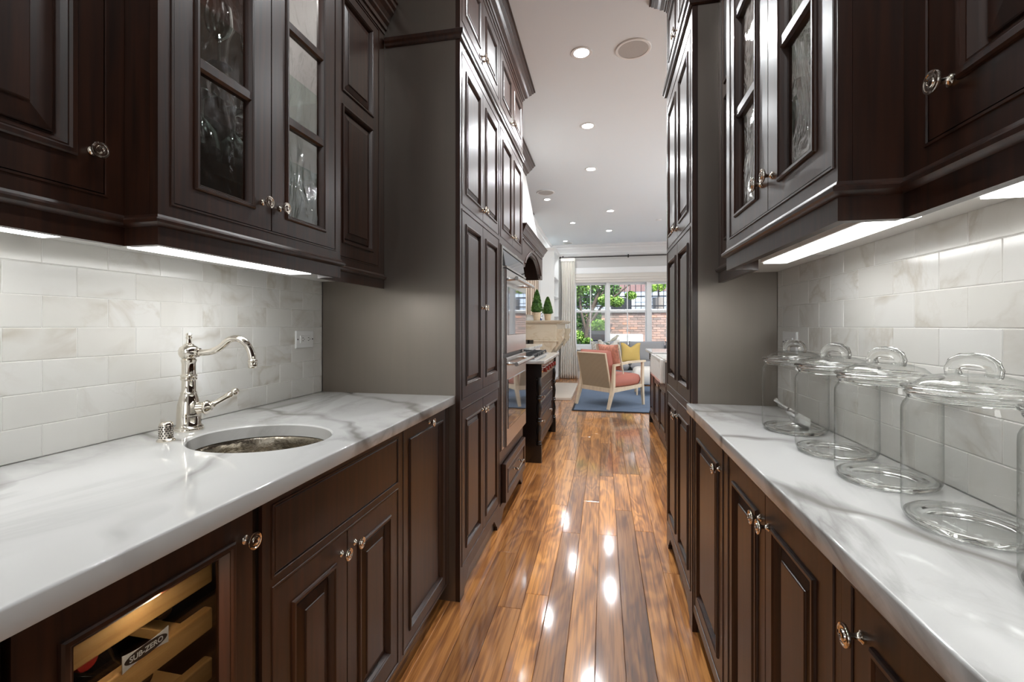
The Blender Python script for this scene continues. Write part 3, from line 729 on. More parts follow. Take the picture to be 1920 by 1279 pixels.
ye = 1.9105
mb.add([(x0, y1, zt_), (x1, y1, zt_), (x1, ye, zt_), (x0, ye, zt_), (x0, y1, zb_), (x1, y1, zb_), (x1, ye, zb_), (x0, ye, zb_)], [(0, 1, 2, 3), (4, 5, 6, 7), (0, 3, 7, 4), (3, 2, 6, 7)])
def edgeprof(x1, xf):
    d = 1 if xf > x1 else -1
    p = [(x1, zt_)] + [(xf - d * (.004 - .004 * math.sin(a)), zt_ - .004 + .004 * math.cos(a)) for a in [PI / 2 * i / 5 for i in range(6)]]
    p += [(xf, zb_ + .004), (xf - d * .001, zb_ + .0012), (xf - d * .004, zb_), (x1, zb_)]
    return p
pe = edgeprof(x1, XF); k = len(pe)
mb.add([(x, -.6, z) for x, z in pe] + [(x, ye, z) for x, z in pe], [(i, i + 1, k + i + 1, k + i) for i in range(k - 1)] + [tuple(range(k)), tuple(range(k, 2 * k))])
part('slab', mb, M['marble_top'], ct, 30)

# undermount sink
sk = thing('sink_bowl', 'hammered nickel oval undermount bar sink', 'sink', (cx, cy, .74))
pr = [(1.10, .8755), (1.03, .8755), (1.015, .873), (1.0, .866), (.985, .85), (.95, .81), (.86, .765), (.66, .742), (.30, .735), (.12, .733), (.12, .726), (.32, .728), (.68, .735), (.89, .758), (.97, .805), (1.005, .85), (1.02, .862), (1.10, .868)]
m_ = MB()
for r, h in pr: pass
m_.lathe([(r * .16, h) for r, h in pr], (cx, cy, 0), 64, 'Z', .19 / .16, 1.0, close=True)
part('bowl', m_, M['bronze'], sk, 50)
part('drain', MB().lathe([(0, .7335), (.015, .7335), (.021, .7345), (.026, .737), (.026, .7335), (.018, .72), (0, .72)], (cx, cy, 0), 24), M['chrome'], sk, 40)

# faucet
fx, fy = -1.215, 1.127
fa = thing('bridge_style_faucet', 'polished nickel single-post faucet with curved spout behind the sink', 'faucet', (fx, fy, .914))
Z = lambda h: .914 + h
part('post', MB().lathe([(0, Z(0)), (.037, Z(0)), (.038, Z(.004)), (.036, Z(.007)), (.037, Z(.010)), (.033, Z(.014)), (.031, Z(.017)), (.031, Z(.045)), (.029, Z(.075)), (.023, Z(.100)), (.0205, Z(.108)), (.0215, Z(.112)), (.0185, Z(.116)), (.018, Z(.148)), (.0215, Z(.151)), (.0215, Z(.155)), (.019, Z(.157)), (.0215, Z(.160)), (.0215, Z(.164)), (.018, Z(.167)), (.0175, Z(.198)), (.0195, Z(.205)), (.0205, Z(.209)), (.017, Z(.213)),
    (.023, Z(.219)), (.0265, Z(.228)), (.0265, Z(.238)), (.023, Z(.247)), (.015, Z(.252)), (.0125, Z(.254)), (0, Z(.254))], (fx, fy, 0), 32), M['chrome'], fa, 40)
part('finial', MB().lathe([(0, Z(.253)), (.013, Z(.253)), (.013, Z(.256)), (.007, Z(.259)), (.0055, Z(.270)), (.0085, Z(.274)), (.0085, Z(.277)), (.006, Z(.279)), (.0085, Z(.284)), (.006, Z(.289)), (0, Z(.290))], (fx, fy, 0), 24), M['chrome'], fa, 40)
def bez(P, n=24):
    o = []
    for i in range(n + 1):
        t_ = i / n; q = [Vector(p) for p in P]
        while len(q) > 1: q = [q[j].lerp(q[j + 1], t_) for j in range(len(q) - 1)]
        o.append(q[0])
    return o
sd = Vector((.97, .24, 0)).normalized()
def sp3(d, z): return (fx + sd.x * d, fy + sd.y * d, Z(z))
path = bez([sp3(.02, .233), sp3(.055, .226), sp3(.085, .236), sp3(.105, .258)], 12) + bez([sp3(.105, .258), sp3(.135, .292), sp3(.185, .268), sp3(.186, .198)], 16)[1:]
spt = MB().tube([sp3(.018, .2335), sp3(.03, .231)], [.0135, .0135], 20).tube(path, [.0098] * 13 + [.0098 + .0006 * i / 16 for i in range(16)], 20)
tip = path[-1]
spt.lathe([(.0112, tip.z + .012), (.0132, tip.z + .010), (.0132, tip.z + .006), (.0115, tip.z + .004), (.0125, tip.z - .001), (.0125, tip.z - .012), (.0105, tip.z - .014), (.006, tip.z - .014)], (tip.x, tip.y, 0), 20)
part('spout', spt, M['chrome'], fa, 50)
h0 = Vector((fx, fy, Z(.066))); hd = Vector((.86, .38, .0)).normalized()
hm = MB().tube([h0 + hd * .020, h0 + hd * .040, h0 + hd * .046, h0 + hd * .050, h0 + hd * .056, h0 + hd * .062], [.019, .017, .022, .022, .016, .010], 20)
hs = h0 + hd * .052; hv = Vector((.80, .30, .52)).normalized()
hm.tube([hs + hv * q for q in (0, .012, .018, .024, .060, .074, .078, .083, .090, .096)], [.008, .009, .011, .0075, .0095, .0100, .0075, .0115, .0115, .007], 16)
part('lever_handle', hm, M['chrome'], fa, 45)
# perforated cap beside it
ac = thing('air_gap_cap', 'small perforated nickel cap beside the faucet', 'cap', (-1.158, 1.006, .914))
cb = MB().lathe([(0, .914), (.021, .914), (.0215, .917), (.0185, .919), (.0165, .921), (.0165, .957), (.015, .963), (.011, .9665), (0, .9672)], (-1.158, 1.006, 0), 32)
part('cap', cb, M['nickel'], ac, 40)
hb = MB()
for r in range(6):
    for i in range(14):
        a = 2 * PI * (i + .5 * (r % 2)) / 14; ca, sa = math.cos(a), math.sin(a); z = .9250 + r * .0058
        c = Vector((-1.158 + .0166 * ca, 1.006 + .0166 * sa, z)); tn = Vector((-sa, ca, 0)); up = Vector((0, 0, 1)); nn = Vector((ca, sa, 0))
        hb.add([c + tn * (.0020 * math.cos(q)) + up * (.0020 * math.sin(q)) + nn * .0002 for q in [2 * PI * j / 6 for j in range(6)]], [tuple(range(6))])
o = part('perforation', hb, M['slot'], ac); o['kind'] = 'stuff'
# wall outlets on the tile
def outlet(X, s, y0, y1, z0, z1, label):
    fr = FX(X, s); t = thing('wall_outlet', label, 'outlet', (X, (y0 + y1) / 2, (z0 + z1) / 2))
    part('cover_plate', MB().loft_rects(fr, [(y0, y1, z0, z1, .0), (y0, y1, z0, z1, .003), (y0 + .003, y1 - .003, z0 + .003, z1 - .003, .006)]), M['plastic'], t)
    yc, zc = (y0 + y1) / 2, (z0 + z1) / 2; w = (y1 - y0) * .28
    rc = part('receptacle', MB().loft_rects(fr, [(yc - w, yc + w, zc - .0165, zc + .0165, .006), (yc - w, yc + w, zc - .0165, zc + .0165, .0085), (yc - w + .001, yc + w - .001, zc - .0155, zc + .0155, .009)]), M['plastic'], t)
    sl = MB()
    for q in (-.019, .019):
        for dz in (-.006, .006): sl.loft_rects(fr, [(yc + q - .004, yc + q + .004, zc + dz - .0012, zc + dz + .0012, .0088), (yc + q - .004, yc + q + .004, zc + dz - .0012, zc + dz + .0012, .0094)])
        sl.loft_rects(fr, [(yc + q + .0075, yc + q + .011, zc - .002, zc + .002, .0088), (yc + q + .0075, yc + q + .011, zc - .002, zc + .002, .0094)])
    part('slots', sl, M['slot'], rc)
    for q in (y0 + .010, y1 - .010): part('screw', MB().lathe([(0, s * .0045), (.003, s * .0062), (.003, s * .0075), (0, s * .0079)], (X, q, zc), 10, 'X'), M['slot'], t)
outlet(XW, 1, 1.718, 1.838, 1.127, 1.204, 'white horizontal outlet on the tile behind the sink counter')
outlet(XR, -1, 1.722, 1.842, 1.128, 1.204, 'white outlet on the tile behind the glass jars')

# ================================================================== UPPER CABINETS (both sides)
def upper_side(s, Xn, Xb, Xr, Xw, yb0, yb1, doorL, sp_, doorR, opL, opR, nd, nk, nop, rd, rop, where, z_top=2.56):
    """s=+1: sink side (faces +X); s=-1: jar side"""
    flip = s < 0
    # -- shallow cabinet nearest the camera
    f = FX(Xn, s); dn = abs(Xn - Xw) - .002
    t = thing('upper_cabinet', 'espresso upper cabinet with raised panel door nearest the camera %s' % where, 'cabinet', (Xn - s * .1, yb0 - .2, 1.395))
    body(t, f, -.60, yb0 - .0005, 1.440, z_top, dn); frame(t, f, -.60, yb0 - .0005, 1.44, z_top, [(nd[0], nd[1], 1.493, 2.50), (-.56, nd[0] - .05, 1.493, 2.50)])
    door(t, f, nd[0], nd[1], 1.493, 2.50, [(nd[0] + .055, nop, 1.557, 2.435)], nk, flip, b=.045, w=.026, bh=.007)
    door(t, f, -.56, nd[0] - .05, 1.493, 2.50, [(-.50, nd[0] - .11, 1.557, 2.435)], None, flip, b=.045, w=.026)
    part('light_rail', MB().sweep(LRAIL, [(Xn, -.60), (Xn, yb0 + .004)], -s), M['espresso'], t, 30)
    part('crown', MB().sweep(crownprof(z_top, 2.70, .07), [(Xn, -.60), (Xn, yb0 - .0005)], -s), M['espresso'], t)
    part('underside', MB().box(min(Xn - s * .019, Xw + s * .001), max(Xn - s * .019, Xw + s * .001), -.60, yb0 - .001, 1.4335, 1.4395), M['rail_under'], t)
    # -- deep cabinet with the glass doors
    f = FX(Xb, s); db = abs(Xb - Xw) - .002; xi = Xw + s * .0015
    t = thing('glass_door_cabinet', 'espresso upper cabinet with two wavy glass doors %s' % where, 'cabinet', (Xb - s * .1, (yb0 + yb1) / 2, 1.395))
    a, b = sorted((Xb - s * .0215, xi)); 
    part('carcass', MB().box(a, b, yb0, yb0 + .018, 1.44, z_top).box(a, b, yb1 - .018, yb1, 1.44, z_top).box(a, b, yb0 + .018, yb1 - .018, 1.44, 1.46).box(a, b, yb0 + .018, yb1 - .018, z_top - .02, z_top)
         .box(min(xi, xi + s * .008), max(xi, xi + s * .008), yb0 + .018, yb1 - .018, 1.46, z_top - .02), M['espresso'], t)
    lx0, lx1 = (xi + .010, b - .004) if s > 0 else (a + .004, b - .010)
    part('interior_lining', MB().box(lx0, lx1, yb1 - .0205, yb1 - .0182, 1.461, z_top - .021), M['lining'], t)
    pk = part('puck_light', MB().lathe([(0, z_top - .032), (.030, z_top - .032), (.032, z_top - .030), (.032, z_top - .0202), (0, z_top - .0202)], ((lx0 + lx1) / 2, (yb0 + yb1) / 2, 0), 20), M['lens'], t)
    lp = area('puck_lamp', (0, 0, 0), (0, 0, -1), .05, .05, 1.6, (1, .97, .93), 'DISK'); lp.parent = t; lp.location = Vector(((lx0 + lx1) / 2, (yb0 + yb1) / 2, z_top - .036)) - wloc(t)
    o = [(doorL[0], doorR[1], 1.490, 2.46)]
    frame(t, f, yb0, yb1, 1.44, z_top, o)
    for (u0, u1), op, ku in ((doorL, opL, sp_ - .034), (doorR, opR, sp_ + .034)):
        door(t, f, u0, u1, 1.490, 2.46, [(op[0], op[1], 1.540, 2.40)], (ku, 1.562), flip, kind='glass', w=.016, muntins=(1.832, 2.117))
    for z in (1.745, 2.015):
        part('glass_shelf', MB().box(min(a + .03, b), max(a + .03, b) if s > 0 else b - .03, yb0 + .02, yb1 - .02, z - .006, z) if s < 0 else MB().box(xi + .010, b - .03, yb0 + .02, yb1 - .02, z - .006, z), M['shelf_glass'], t)
    path = [(Xn, yb0), (Xb, yb0), (Xb, yb1), (Xr, yb1)]
    part('light_rail', MB().sweep(LRAIL, path, -s), M['espresso'], t, 30)
    part('crown', MB().sweep(crownprof(z_top, 2.70, .07), path[1:3], -s), M['espresso'], t)
    part('underside', MB().box(min(Xb - s * .019, Xw + s * .001), max(Xb - s * .019, Xw + s * .001), yb0 + .019, yb1 - .019, 1.4335, 1.4395), M['rail_under'], t)
    # -- recessed cabinet between it and the tall cabinet
    f = FX(Xr, s); dr_ = abs(Xr - Xw) - .002; e = 1.9095
    t = thing('upper_cabinet', 'espresso upper cabinet with two-panel door beside the tall cabinet %s' % where, 'cabinet', (Xr - s * .1, (yb1 + e) / 2, 1.395))
    body(t, f, yb1 + .0008, e, 1.44, z_top, dr_); frame(t, f, yb1 + .0008, e, 1.44, z_top, [(rd[0], rd[1], 1.492, 2.548)])
    door(t, f, rd[0], rd[1], 1.492, 2.548, [(rop[0], rop[1], 1.548, 2.080), (rop[0], rop[1], 2.136, 2.510)], None, flip, b=.030)
    part('light_rail', MB().sweep(LRAIL, [(Xr, yb1 + .0008), (Xr, e)], -s), M['espresso'], t, 30)
    part('crown', MB().sweep(crownprof(z_top, 2.70, .07), [(Xr, yb1 + .0008), (Xr, e)], -s), M['espresso'], t)
    part('underside', MB().box(min(Xr - s * .019, Xw + s * .001), max(Xr - s * .019, Xw + s * .001), yb1 + .001, e, 1.4335, 1.4395), M['rail_under'], t)
upper_side(1, -1.0, -.914, -.988, XW, .776, 1.444, (.811, 1.105), 1.105, (1.105, 1.410), (.866, 1.040), (1.166, 1.352), (.30, .737), (.712, 1.573), .684, (1.52, 1.858), (1.574, 1.806), 'over the sink counter')
upper_side(-1, .465, .372, .445, XR, .822, 1.498, (.839, 1.139), 1.139, (1.139, 1.455), (.900, 1.070), (1.214, 1.400), (.30, .768), (.722, 1.560), .705, (1.57, 1.862), (1.62, 1.815), 'over the glass jars')

# under-cabinet lights
def under_light(x0, x1, y0, y1, z, label, power):
    t = thing('under_cabinet_light', label, 'lamp', ((x0 + x1) / 2, (y0 + y1) / 2, z))
    part('housing', MB().cbox(x0 - .006, x1 + .006, y0 - .008, y1 + .008, z + .004, 1.4334, .002), M['plastic'], t)
    part('lens', MB().box(x0, x1, y0, y1, z, z + .0042), M['strip'], t)
    l = area('under_cabinet_lamp', ((x0 + x1) / 2, (y0 + y1) / 2, z - .004), (0, 0, -1), x1 - x0, y1 - y0, power, (.98, 1, 1)); l.parent = t; l.location = (0, 0, -.004)
under_light(-1.10, -1.015, .86, 1.42, 1.408, 'white under-cabinet light strip glowing above the sink', .66)
under_light(-1.17, -1.10, .05, .74, 1.412, 'under-cabinet light strip above the near end of the sink counter', .52)
under_light(.452, .512, .86, 1.155, 1.404, 'bright under-cabinet light panel nearer the camera above the jars', .29)
under_light(.452, .512, 1.162, 1.42, 1.404, 'bright under-cabinet light panel farther along above the jars', .25)
under_light(.545, .615, .05, .79, 1.412, 'slim under-cabinet light along the wall above the jar counter end', .36)

# stemware and tumblers behind the wavy glass
def lathe_thing(nm, prof, x, y, z, mat, label, cat, group, n=20):
    o = link(nm, MB().lathe(prof, (0, 0, 0), n).mesh(nm, mat, smooth=50), None, (x, y, z)); o['label'] = label; o['category'] = cat; o['group'] = group; return o
goblet = [(0, 0), (.034, 0), (.035, .002), (.010, .006), (.004, .012), (.0038, .075), (.010, .085), (.030, .105), (.038, .130), (.036, .165), (.033, .185), (.032, .185), (.035, .165), (.0365, .131), (.029, .108), (.009, .089), (0, .086)]
tumbler = [(0, 0), (.031, 0), (.033, .004), (.037, .115), (.0358, .115), (.0315, .010), (0, .009)]
dome_ = [(0, .16), (.040, .16), (.041, .157), (.014, .15), (.006, .145), (.005, .09), (.02, .075), (.038, .05), (.044, .02), (.046, 0), (.0448, 0), (.0425, .02), (.036, .049), (.018, .072), (0, .078)]
protos = {}
def place(kind, prof, x, y, z, label, group):
    if kind not in protos: protos[kind] = lathe_thing(kind, prof, x, y, z, M['stem_glass'], label, 'glass', group)
    else:
        o = protos[kind].copy(); COL.objects.link(o); o.location = (x, y, z); o['label'] = label; o['group'] = group
for s, xa, xb, y0, wh in ((1, -1.215, -1.075, .85, 'over the sink'), (-1, .600, .500, .90, 'over the jars')):
    for i in range(6):
        y = y0 + i * .098
        place('tumbler', tumbler, xb, y, 1.4605, 'clear tumbler on the floor of the glass cabinet ' + wh, 'tumblers in the glass cabinet ' + wh)
        place('wine_glass', goblet, xa, y, 1.4605, 'stemmed wine glass behind the tumblers ' + wh, 'wine glasses in the glass cabinet ' + wh)
    for i in range(5):
        place('upturned_wine_glass', dome_, (xa * .55 + xb * .45), y0 + .03 + i * .115, 1.7455, 'upturned stemmed glass on the lower glass shelf ' + wh, 'upturned glasses on the lower shelf ' + wh)
    for i in range(4):
        place('wine_glass', goblet, (xa * .55 + xb * .45), y0 + .04 + i * .14, 2.0155, 'stemmed wine glass on the upper glass shelf ' + wh, 'wine glasses on the upper shelf ' + wh)

# ================================================================== RIGHT: tall cabinet, base run, counter, jars
XT = .347; fT = FX(XT, -1); R0, R1 = 1.911, 2.655
t = thing('tall_pantry_cabinet', 'tall espresso cabinet ending the jar counter, six panelled doors', 'cabinet', (XT + .3, (R0 + R1) / 2, 0))
body(t, fT, R0, R1, 0, 2.99, .62, mat=M['espresso_panel'])
zsR = [(.147, .862), (.905, 1.626), (1.652, 2.430), (2.600, 2.945)]
frame(t, fT, R0, R1, .105, 2.99, [(1.952, 2.616, a, b) for a, b in zsR]); foot_rail(t, fT, R0, R1, .105)
spR = 2.284
for (z0, z1), kz in zip(zsR, (.790, 1.30, 1.690, 2.635)):
    for (u0, u1, ku) in ((1.952, spR, spR - .022), (spR, 2.616, spR + .022)):
        door(t, fT, u0, u1, z0, z1, std_open(u0, u1, z0, z1, .050, .056), None if kz == 1.30 else (ku, kz), True)
part('belt_moulding', MB().sweep([(-.012, 2.506), (.004, 2.506), (.012, 2.510), (.014, 2.522), (.022, 2.530), (.024, 2.546), (.012, 2.552), (-.012, 2.552)], [(.655, R0), (XT, R0), (XT, R1), (.8, R1)], 1), M['espresso'], t)
part('crown', MB().sweep(crownprof(2.985, 3.098, .088), [(.655, R0), (XT, R0), (XT, R1), (.95, R1)], 1), M['espresso'], t)

XRB = .350; fR = FX(XRB, -1)
def rbase(u0, u1, label, drs, opn):
    t = thing('base_cabinet', label, 'cabinet', (XRB + .15, (u0 + u1) / 2, 0))
    body(t, fR, u0, u1, .085, .874, .30); frame(t, fR, u0, u1, .085, .874, opn); base_foot(t, fR, u0, u1, .045)
    for (a, b, o, kn) in drs: door(t, fR, a, b, .132, .852, [o], kn, True, b=.026, w=.018)
    return t
rbase(1.418, 1.9095, 'espresso base cabinet with single raised panel door beside the jar-side tall cabinet', [(1.452, 1.872, (1.508, 1.822, .190, .794), (1.480, .786))], [(1.452, 1.872, .132, .852)])
rbase(.7625, 1.4175, 'espresso two-door base cabinet in the middle of the jar counter', [(1.088, 1.386, (1.140, 1.338, .190, .794), (1.112, .790)), (.789, 1.088, (.848, 1.040, .190, .794), (1.062, .790))], [(.789, 1.386, .132, .852)])
rbase(.10, .762, 'espresso base cabinet under the camera end of the jar counter', [(.432, .730, (.49, .680, .190, .794), (.704, .796)), (.134, .432, (.19, .376, .190, .794), None)], [(.134, .730, .132, .852)])
ct = thing('jar_countertop', 'narrow white veined marble countertop carrying the glass jars', 'countertop', (.49, 1.0, .876))
pe = [(XR - .001, zt_)] + [(.326 + .004 - .004 * math.sin(a), zt_ - .004 + .004 * math.cos(a)) for a in [PI / 2 * i / 5 for i in range(6)]] + [(.326, .882), (.327, .878), (.330, .8755), (XR - .001, .8755)]
k = len(pe)
part('slab', MB().add([(x, -.4, z) for x, z in pe] + [(x, 1.9105, z) for x, z in pe], [(i, (i + 1) % k, k + (i + 1) % k, k + i) for i in range(k)] + [tuple(range(k)), tuple(range(k, 2 * k))]), M['marble_top'], ct, 30)

# glass jars
def jar(x, y, label):
    t = thing('glass_jar', label, 'jar', (x, y, .914)); z = .9142
    r = .085
    wall = [(.0765, .0005), (.081, .005), (.0842, .013), (r, .024), (r, .172), (.0845, .180), (.082, .187), (.0785, .192), (.0772, .197)]
    body_ = part('body', MB().lathe([(a, z + h) for a, h in wall], (x, y, 0), 64, caps=False), M['jar_wall'], t, 60)
    part('base', MB().lathe([(a, z + h) for a, h in [(0, .0035), (.055, .0035), (.060, .0002), (.072, .0002), (.0765, .0012), (.0800, .0055), (.0815, .011), (.078, .0135), (.070, .0125), (.045, .0112), (0, .0108)]], (x, y, 0), 56), M['jar_glass'], t, 60)
    part('lip', MB().lathe([(a, z + h) for a, h in [(.0772, .196), (.0785, .201), (.081, .2035), (.0815, .2065), (.079, .2095), (.0755, .2092), (.0742, .205), (.0745, .197)]], (x, y, 0), 56, close=True), M['jar_glass'], t, 60)
    lid = part('lid', MB().lathe([(a, z + h) for a, h in [(.070, .2165), (.066, .221), (.058, .2285), (.040, .2340), (.022, .2362), (0, .2368)]], (x, y, 0), 56, caps=False), M['jar_wall'], t, 60)
    part('lid_flange', MB().lathe([(a, z + h) for a, h in [(.069, .2140), (.0715, .2108), (.0845, .2108), (.0862, .2128), (.0862, .2148), (.083, .2165), (.0705, .2182)]], (x, y, 0), 56, close=True), M['jar_glass'], lid, 60)
    pts = [(0, -.0225, .234), (0, -.0245, .243), (0, -.021, .252), (0, -.012, .2575), (0, 0, .2585), (0, .012, .2575), (0, .021, .252), (0, .0245, .243), (0, .0225, .234)]
    ca, sa = math.cos(.9), math.sin(.9)
    P = []
    for a, b, c in pts: P.append((x + b * ca, y - b * sa, z + c))
    part('lid_handle', MB().tube(P, [.0105, .0100, .0108, .0112, .0114, .0112, .0108, .0100, .0105], 16), M['jar_glass'], lid, 60)
    return t
JX = .555
for y, lb in ((1.478, 'lidded glass jar next to the tall cabinet, metal scoop inside'), (1.236, 'empty lidded glass jar second from the tall cabinet'), (1.036, 'empty lidded glass jar third from the tall cabinet'),
              (.818, 'large-looking empty lidded glass jar fourth from the tall cabinet'), (.602, 'glass jar cut off by the frame edge, nearest the camera')):
    jar(JX, y, lb)
sc = thing('metal_scoop', 'small steel scoop lying inside the glass jar by the tall cabinet', 'scoop', (JX, 1.478, .926))
vs, fs = [], []; nx, na = 10, 13
o0 = Vector((JX - .022, 1.470, .985)); dv = Vector((.83, -.06, -.46)).normalized(); sv = Vector((.07, 1, 0)).normalized(); uv = sv.cross(dv); uv = -uv if uv.z < 0 else uv
for th in (0, .0012):
    for i in range(nx):
        f_ = i / (nx - 1); rad = (.012 + .020 * min(1, f_ * 2.4)) - th
        for j in range(na):
            a = PI * j / (na - 1); x_ = f_ * (.078 - .022 * (1 - math.sin(a))); p = o0 + dv * x_ + sv * (rad * math.cos(a)) - uv * (rad * 1.05 * math.sin(a)); vs.append(p[:])
for th in range(2):
    for i in range(nx - 1):
        for j in range(na - 1):
            q = th * nx * na + i * na + j; fs.append((q, q + 1, q + na + 1, q + na))
fs.append(tuple(range(na)))
part('scoop_bowl', MB().add(vs, fs), M['steel'], sc, 60)
e0 = o0 + dv * .001 - uv * .004
part('scoop_handle', MB().tube([e0, e0 - dv * .010, e0 - dv * .024 + uv * .003, e0 - dv * .040 + uv * .007], [.0052, .0045, .0050, .0058], 10), M['steel'], sc, 50)

# ================================================================== RANGE, HOOD, FIREPLACE WALL
def turned_leg(mb, x, y, z0, z1, s=.046):
    """square blocks with a double baluster between"""
    h = s / 2
    mb.box(x - h, x + h, y - h, y + h, 0, z0); mb.box(x - h, x + h, y - h, y + h, z1, .884)
    L = z1 - z0; P = lambda f, r: (r, z0 + L * f)
    seg = []
    for a in (0, 1, 2):
        b = a / 3.0; w = 1 / 3.0
        seg += [P(b + .000, .019), P(b + w * .03, .023), P(b + w * .06, .023), P(b + w * .09, .017), P(b + w * .12, .022), P(b + w * .16, .022), P(b + w * .20, .014), P(b + w * .40, .019), P(b + w * .62, .0225), P(b + w * .80, .019), P(b + w * .95, .0135)]
    seg += [P(.97, .022), P(1.0, .019)]
    mb.lathe([(0, z0)] + seg + [(0, z1)], (x, y, 0), 18)
XS = -.545; fS2 = FX(XS, 1); S0, S1 = 3.985, 5.235
t = thing('range_cabinet', 'black furniture-style range cabinet with turned corner legs', 'range', (-.9, 4.6, 0))
for y in (S0, S1 - .022): part('side_panel', MB().box(-1.29, XS - .045, y, y + .022, .0, .884), M['espresso_groove'], t)
for y in (S0 + .024, S1 - .024):
    mb = MB(); turned_leg(mb, XS - .022, y, .155, .765); part('leg', mb, M['espresso_groove'], t, 45)
body(t, FX(XS - .03, 1), S0 + .023, S1 - .023, .12, .70, .68, n1=-.0205)
frame(t, FX(XS - .03, 1), S0 + .048, S1 - .048, .12, .735, [(S0 + .09, S1 - .09, .465, .66), (S0 + .09, S1 - .09, .17, .43)], n0=-.0200)
f3 = FX(XS - .03, 1)
for z0, z1, kz in ((.467, .658, .552), (.172, .428, .318)):
    R = lambda i, n: (S0 + .092 + i, S1 - .092 - i, z0 + i, z1 - i, n)
    d = part('drawer', MB().loft_rects(f3, [R(0, -.0195), R(0, -.001), R(.002, 0), R(.030, 0), R(.033, .004), R(.038, .003), R(.046, -.008), R(.07, -.004), R(.074, -.001)]), M['espresso'], t, weld=False)
    knob(d, f3, 4.26, kz); knob(d, f3, 4.86, kz)
part('control_panel', MB().box(XS - .06, XS - .012, S0 + .050, S1 - .050, .745, .876), M['steel'], t)
for y in (4.17, 4.36, 4.55, 4.74, 4.93):
    k = part('burner_knob', MB().lathe([(.024, XS - .0118), (.024, XS - .004), (.017, XS + .000), (.021, XS + .006), (.021, XS + .026), (.018, XS + .030), (0, XS + .030)], (0, y, .815), 18, 'X'), M['red_knob'], t, 40)
    part('knob_ring', MB().lathe([(.026, XS - .0119), (.026, XS - .008), (.0242, XS - .006), (.0242, XS - .0119)], (0, y, .815), 18, 'X', close=True), M['chrome'], k, 40)
sl = MB(); 
sl.cbox(-1.29, XS + .035, S0 - .022, S1 + .022, .8845, .9145, .006)
part('worktop', sl, M['marble_top'], t)
ck = thing('gas_cooktop', 'gas cooktop with black cast iron grates on the range', 'cooktop', (-.86, 4.6, .915))
part('steel_tray', MB().cbox(-1.16, -.62, S0 + .10, S1 - .10, .9147, .926, .003), M['steel'], ck)
for j in range(3):
    y0 = S0 + .13 + j * .333; g = MB()
    for q in range(5): x = -1.13 + q * .12; g.box(x - .006, x + .006, y0, y0 + .315, .942, .956)
    for q in range(4): y = y0 + .012 + q * .097; g.box(-1.14, -.64, y - .006, y + .006, .938, .950)
    for x in (-1.136, -.644):
        for y in (y0 + .006, y0 + .309): g.box(x - .006, x + .006, y - .006, y + .006, .9262, .942)
    part('grate', g, M['iron'], ck)
    for x in (-1.02, -.76): part('burner', MB().lathe([(0, .9262), (.045, .9262), (.045, .932), (.03, .936), (0, .936)], (x, y0 + .157, 0), 18), M['iron'], ck, 40)

# hood: dark timber mantle with arched apron, tapering plaster chimney, crown
hd = thing('range_hood', 'dark wood hood mantle with arched apron under a tapering white chimney', 'range hood', (-1.0, 4.6, 1.765))
H0, H1, XH = 3.93, 5.30, -.712; fH = FX(XH, 1)
def arch(n=20):
    o = []; ya, yb = H0 + .16, H1 - .16
    for i in range(n + 1):
        q = i / n; y = ya + (yb - ya) * q; k = min(1, 1 - abs(2 * q - 1)); o.append((y, 1.765 + .165 * math.sin(min(1, k * 1.15) * PI / 2) ** .75 if 0 < i < n else 1.765))
    return o
ap = [(H0, 1.765)] + arch() + [(H1, 1.765), (H1, 2.045), (H0, 2.045)]
part('apron', MB().extrude([fH(u, -.03, z) for u, z in ap], (.030, 0, 0)), M['espresso'], hd, weld=False)
part('arch_moulding', MB().tube([fH(y, .004, z + .035) for y, z in arch()], .009, 8), M['espresso'], hd, 60)
part('apron_bead', MB().tube([fH(H0 + .06, .003, 2.005), fH((H0 + H1) / 2 - .05, .003, 2.005)], .007, 8).tube([fH((H0 + H1) / 2 + .05, .003, 2.005), fH(H1 - .06, .003, 2.005)], .007, 8), M['espresso'], hd, 60)
for y in (H0, H1 - .03): part('side_panel', MB().box(-1.295, XH - .031, y, y + .03, 1.765, 2.045), M['espresso'], hd)
part('liner', MB().box(-1.295, XH - .031, H0 + .03, H1 - .03, 2.0, 2.045), M['espresso'], hd)
part('mantle_crown', MB().sweep(crownprof(2.03, 2.125, .055), [(-1.29, H0), (XH, H0), (XH, H1), (-1.29, H1)], -1).box(-1.29, XH + .05, H0 - .05, H1 + .05, 2.118, 2.1255), M['espresso'], hd)
c0 = [(-1.29, 3.94), (-.735, 3.94), (-.735, 5.24), (-1.29, 5.24)]; c1 = [(-1.29, 4.10), (-.885, 4.10), (-.885, 5.11), (-1.29, 5.11)]
part('chimney', MB().add([(x, y, 2.126) for x, y in c0] + [(x, y, 2.98) for x, y in c1], [(3, 2, 1, 0), (4, 5, 6, 7), (0, 1, 5, 4), (1, 2, 6, 5), (2, 3, 7, 6), (3, 0, 4, 7)]), M['plaster'], hd)
part('top_crown', MB().sweep(crownprof(2.935, 3.098, .10), [(-1.29, 4.10), (-.883, 4.10), (-.883, 5.11), (-1.29, 5.11)], -1), M['espresso'], hd)
wc = thing('wall_cabinet', 'shallow dark wall cabinet past the hood with crown at the ceiling', 'cabinet', (-1.26, 6.4, 2.2))
body(wc, FX(-1.205, 1), 5.45, 7.42, 2.25, 2.99, .10); part('crown', MB().sweep(crownprof(2.985, 3.098, .07), [(-1.21, 5.45), (-1.21, 7.42), (-1.30, 7.42)], -1), M['espresso'], wc)
door(wc, FX(-1.183, 1), 5.46, 6.43, 2.26, 2.97, [(5.53, 6.36, 2.33, 2.90)]); door(wc, FX(-1.183, 1), 6.43, 7.41, 2.26, 2.97, [(6.50, 7.34, 2.33, 2.90)])
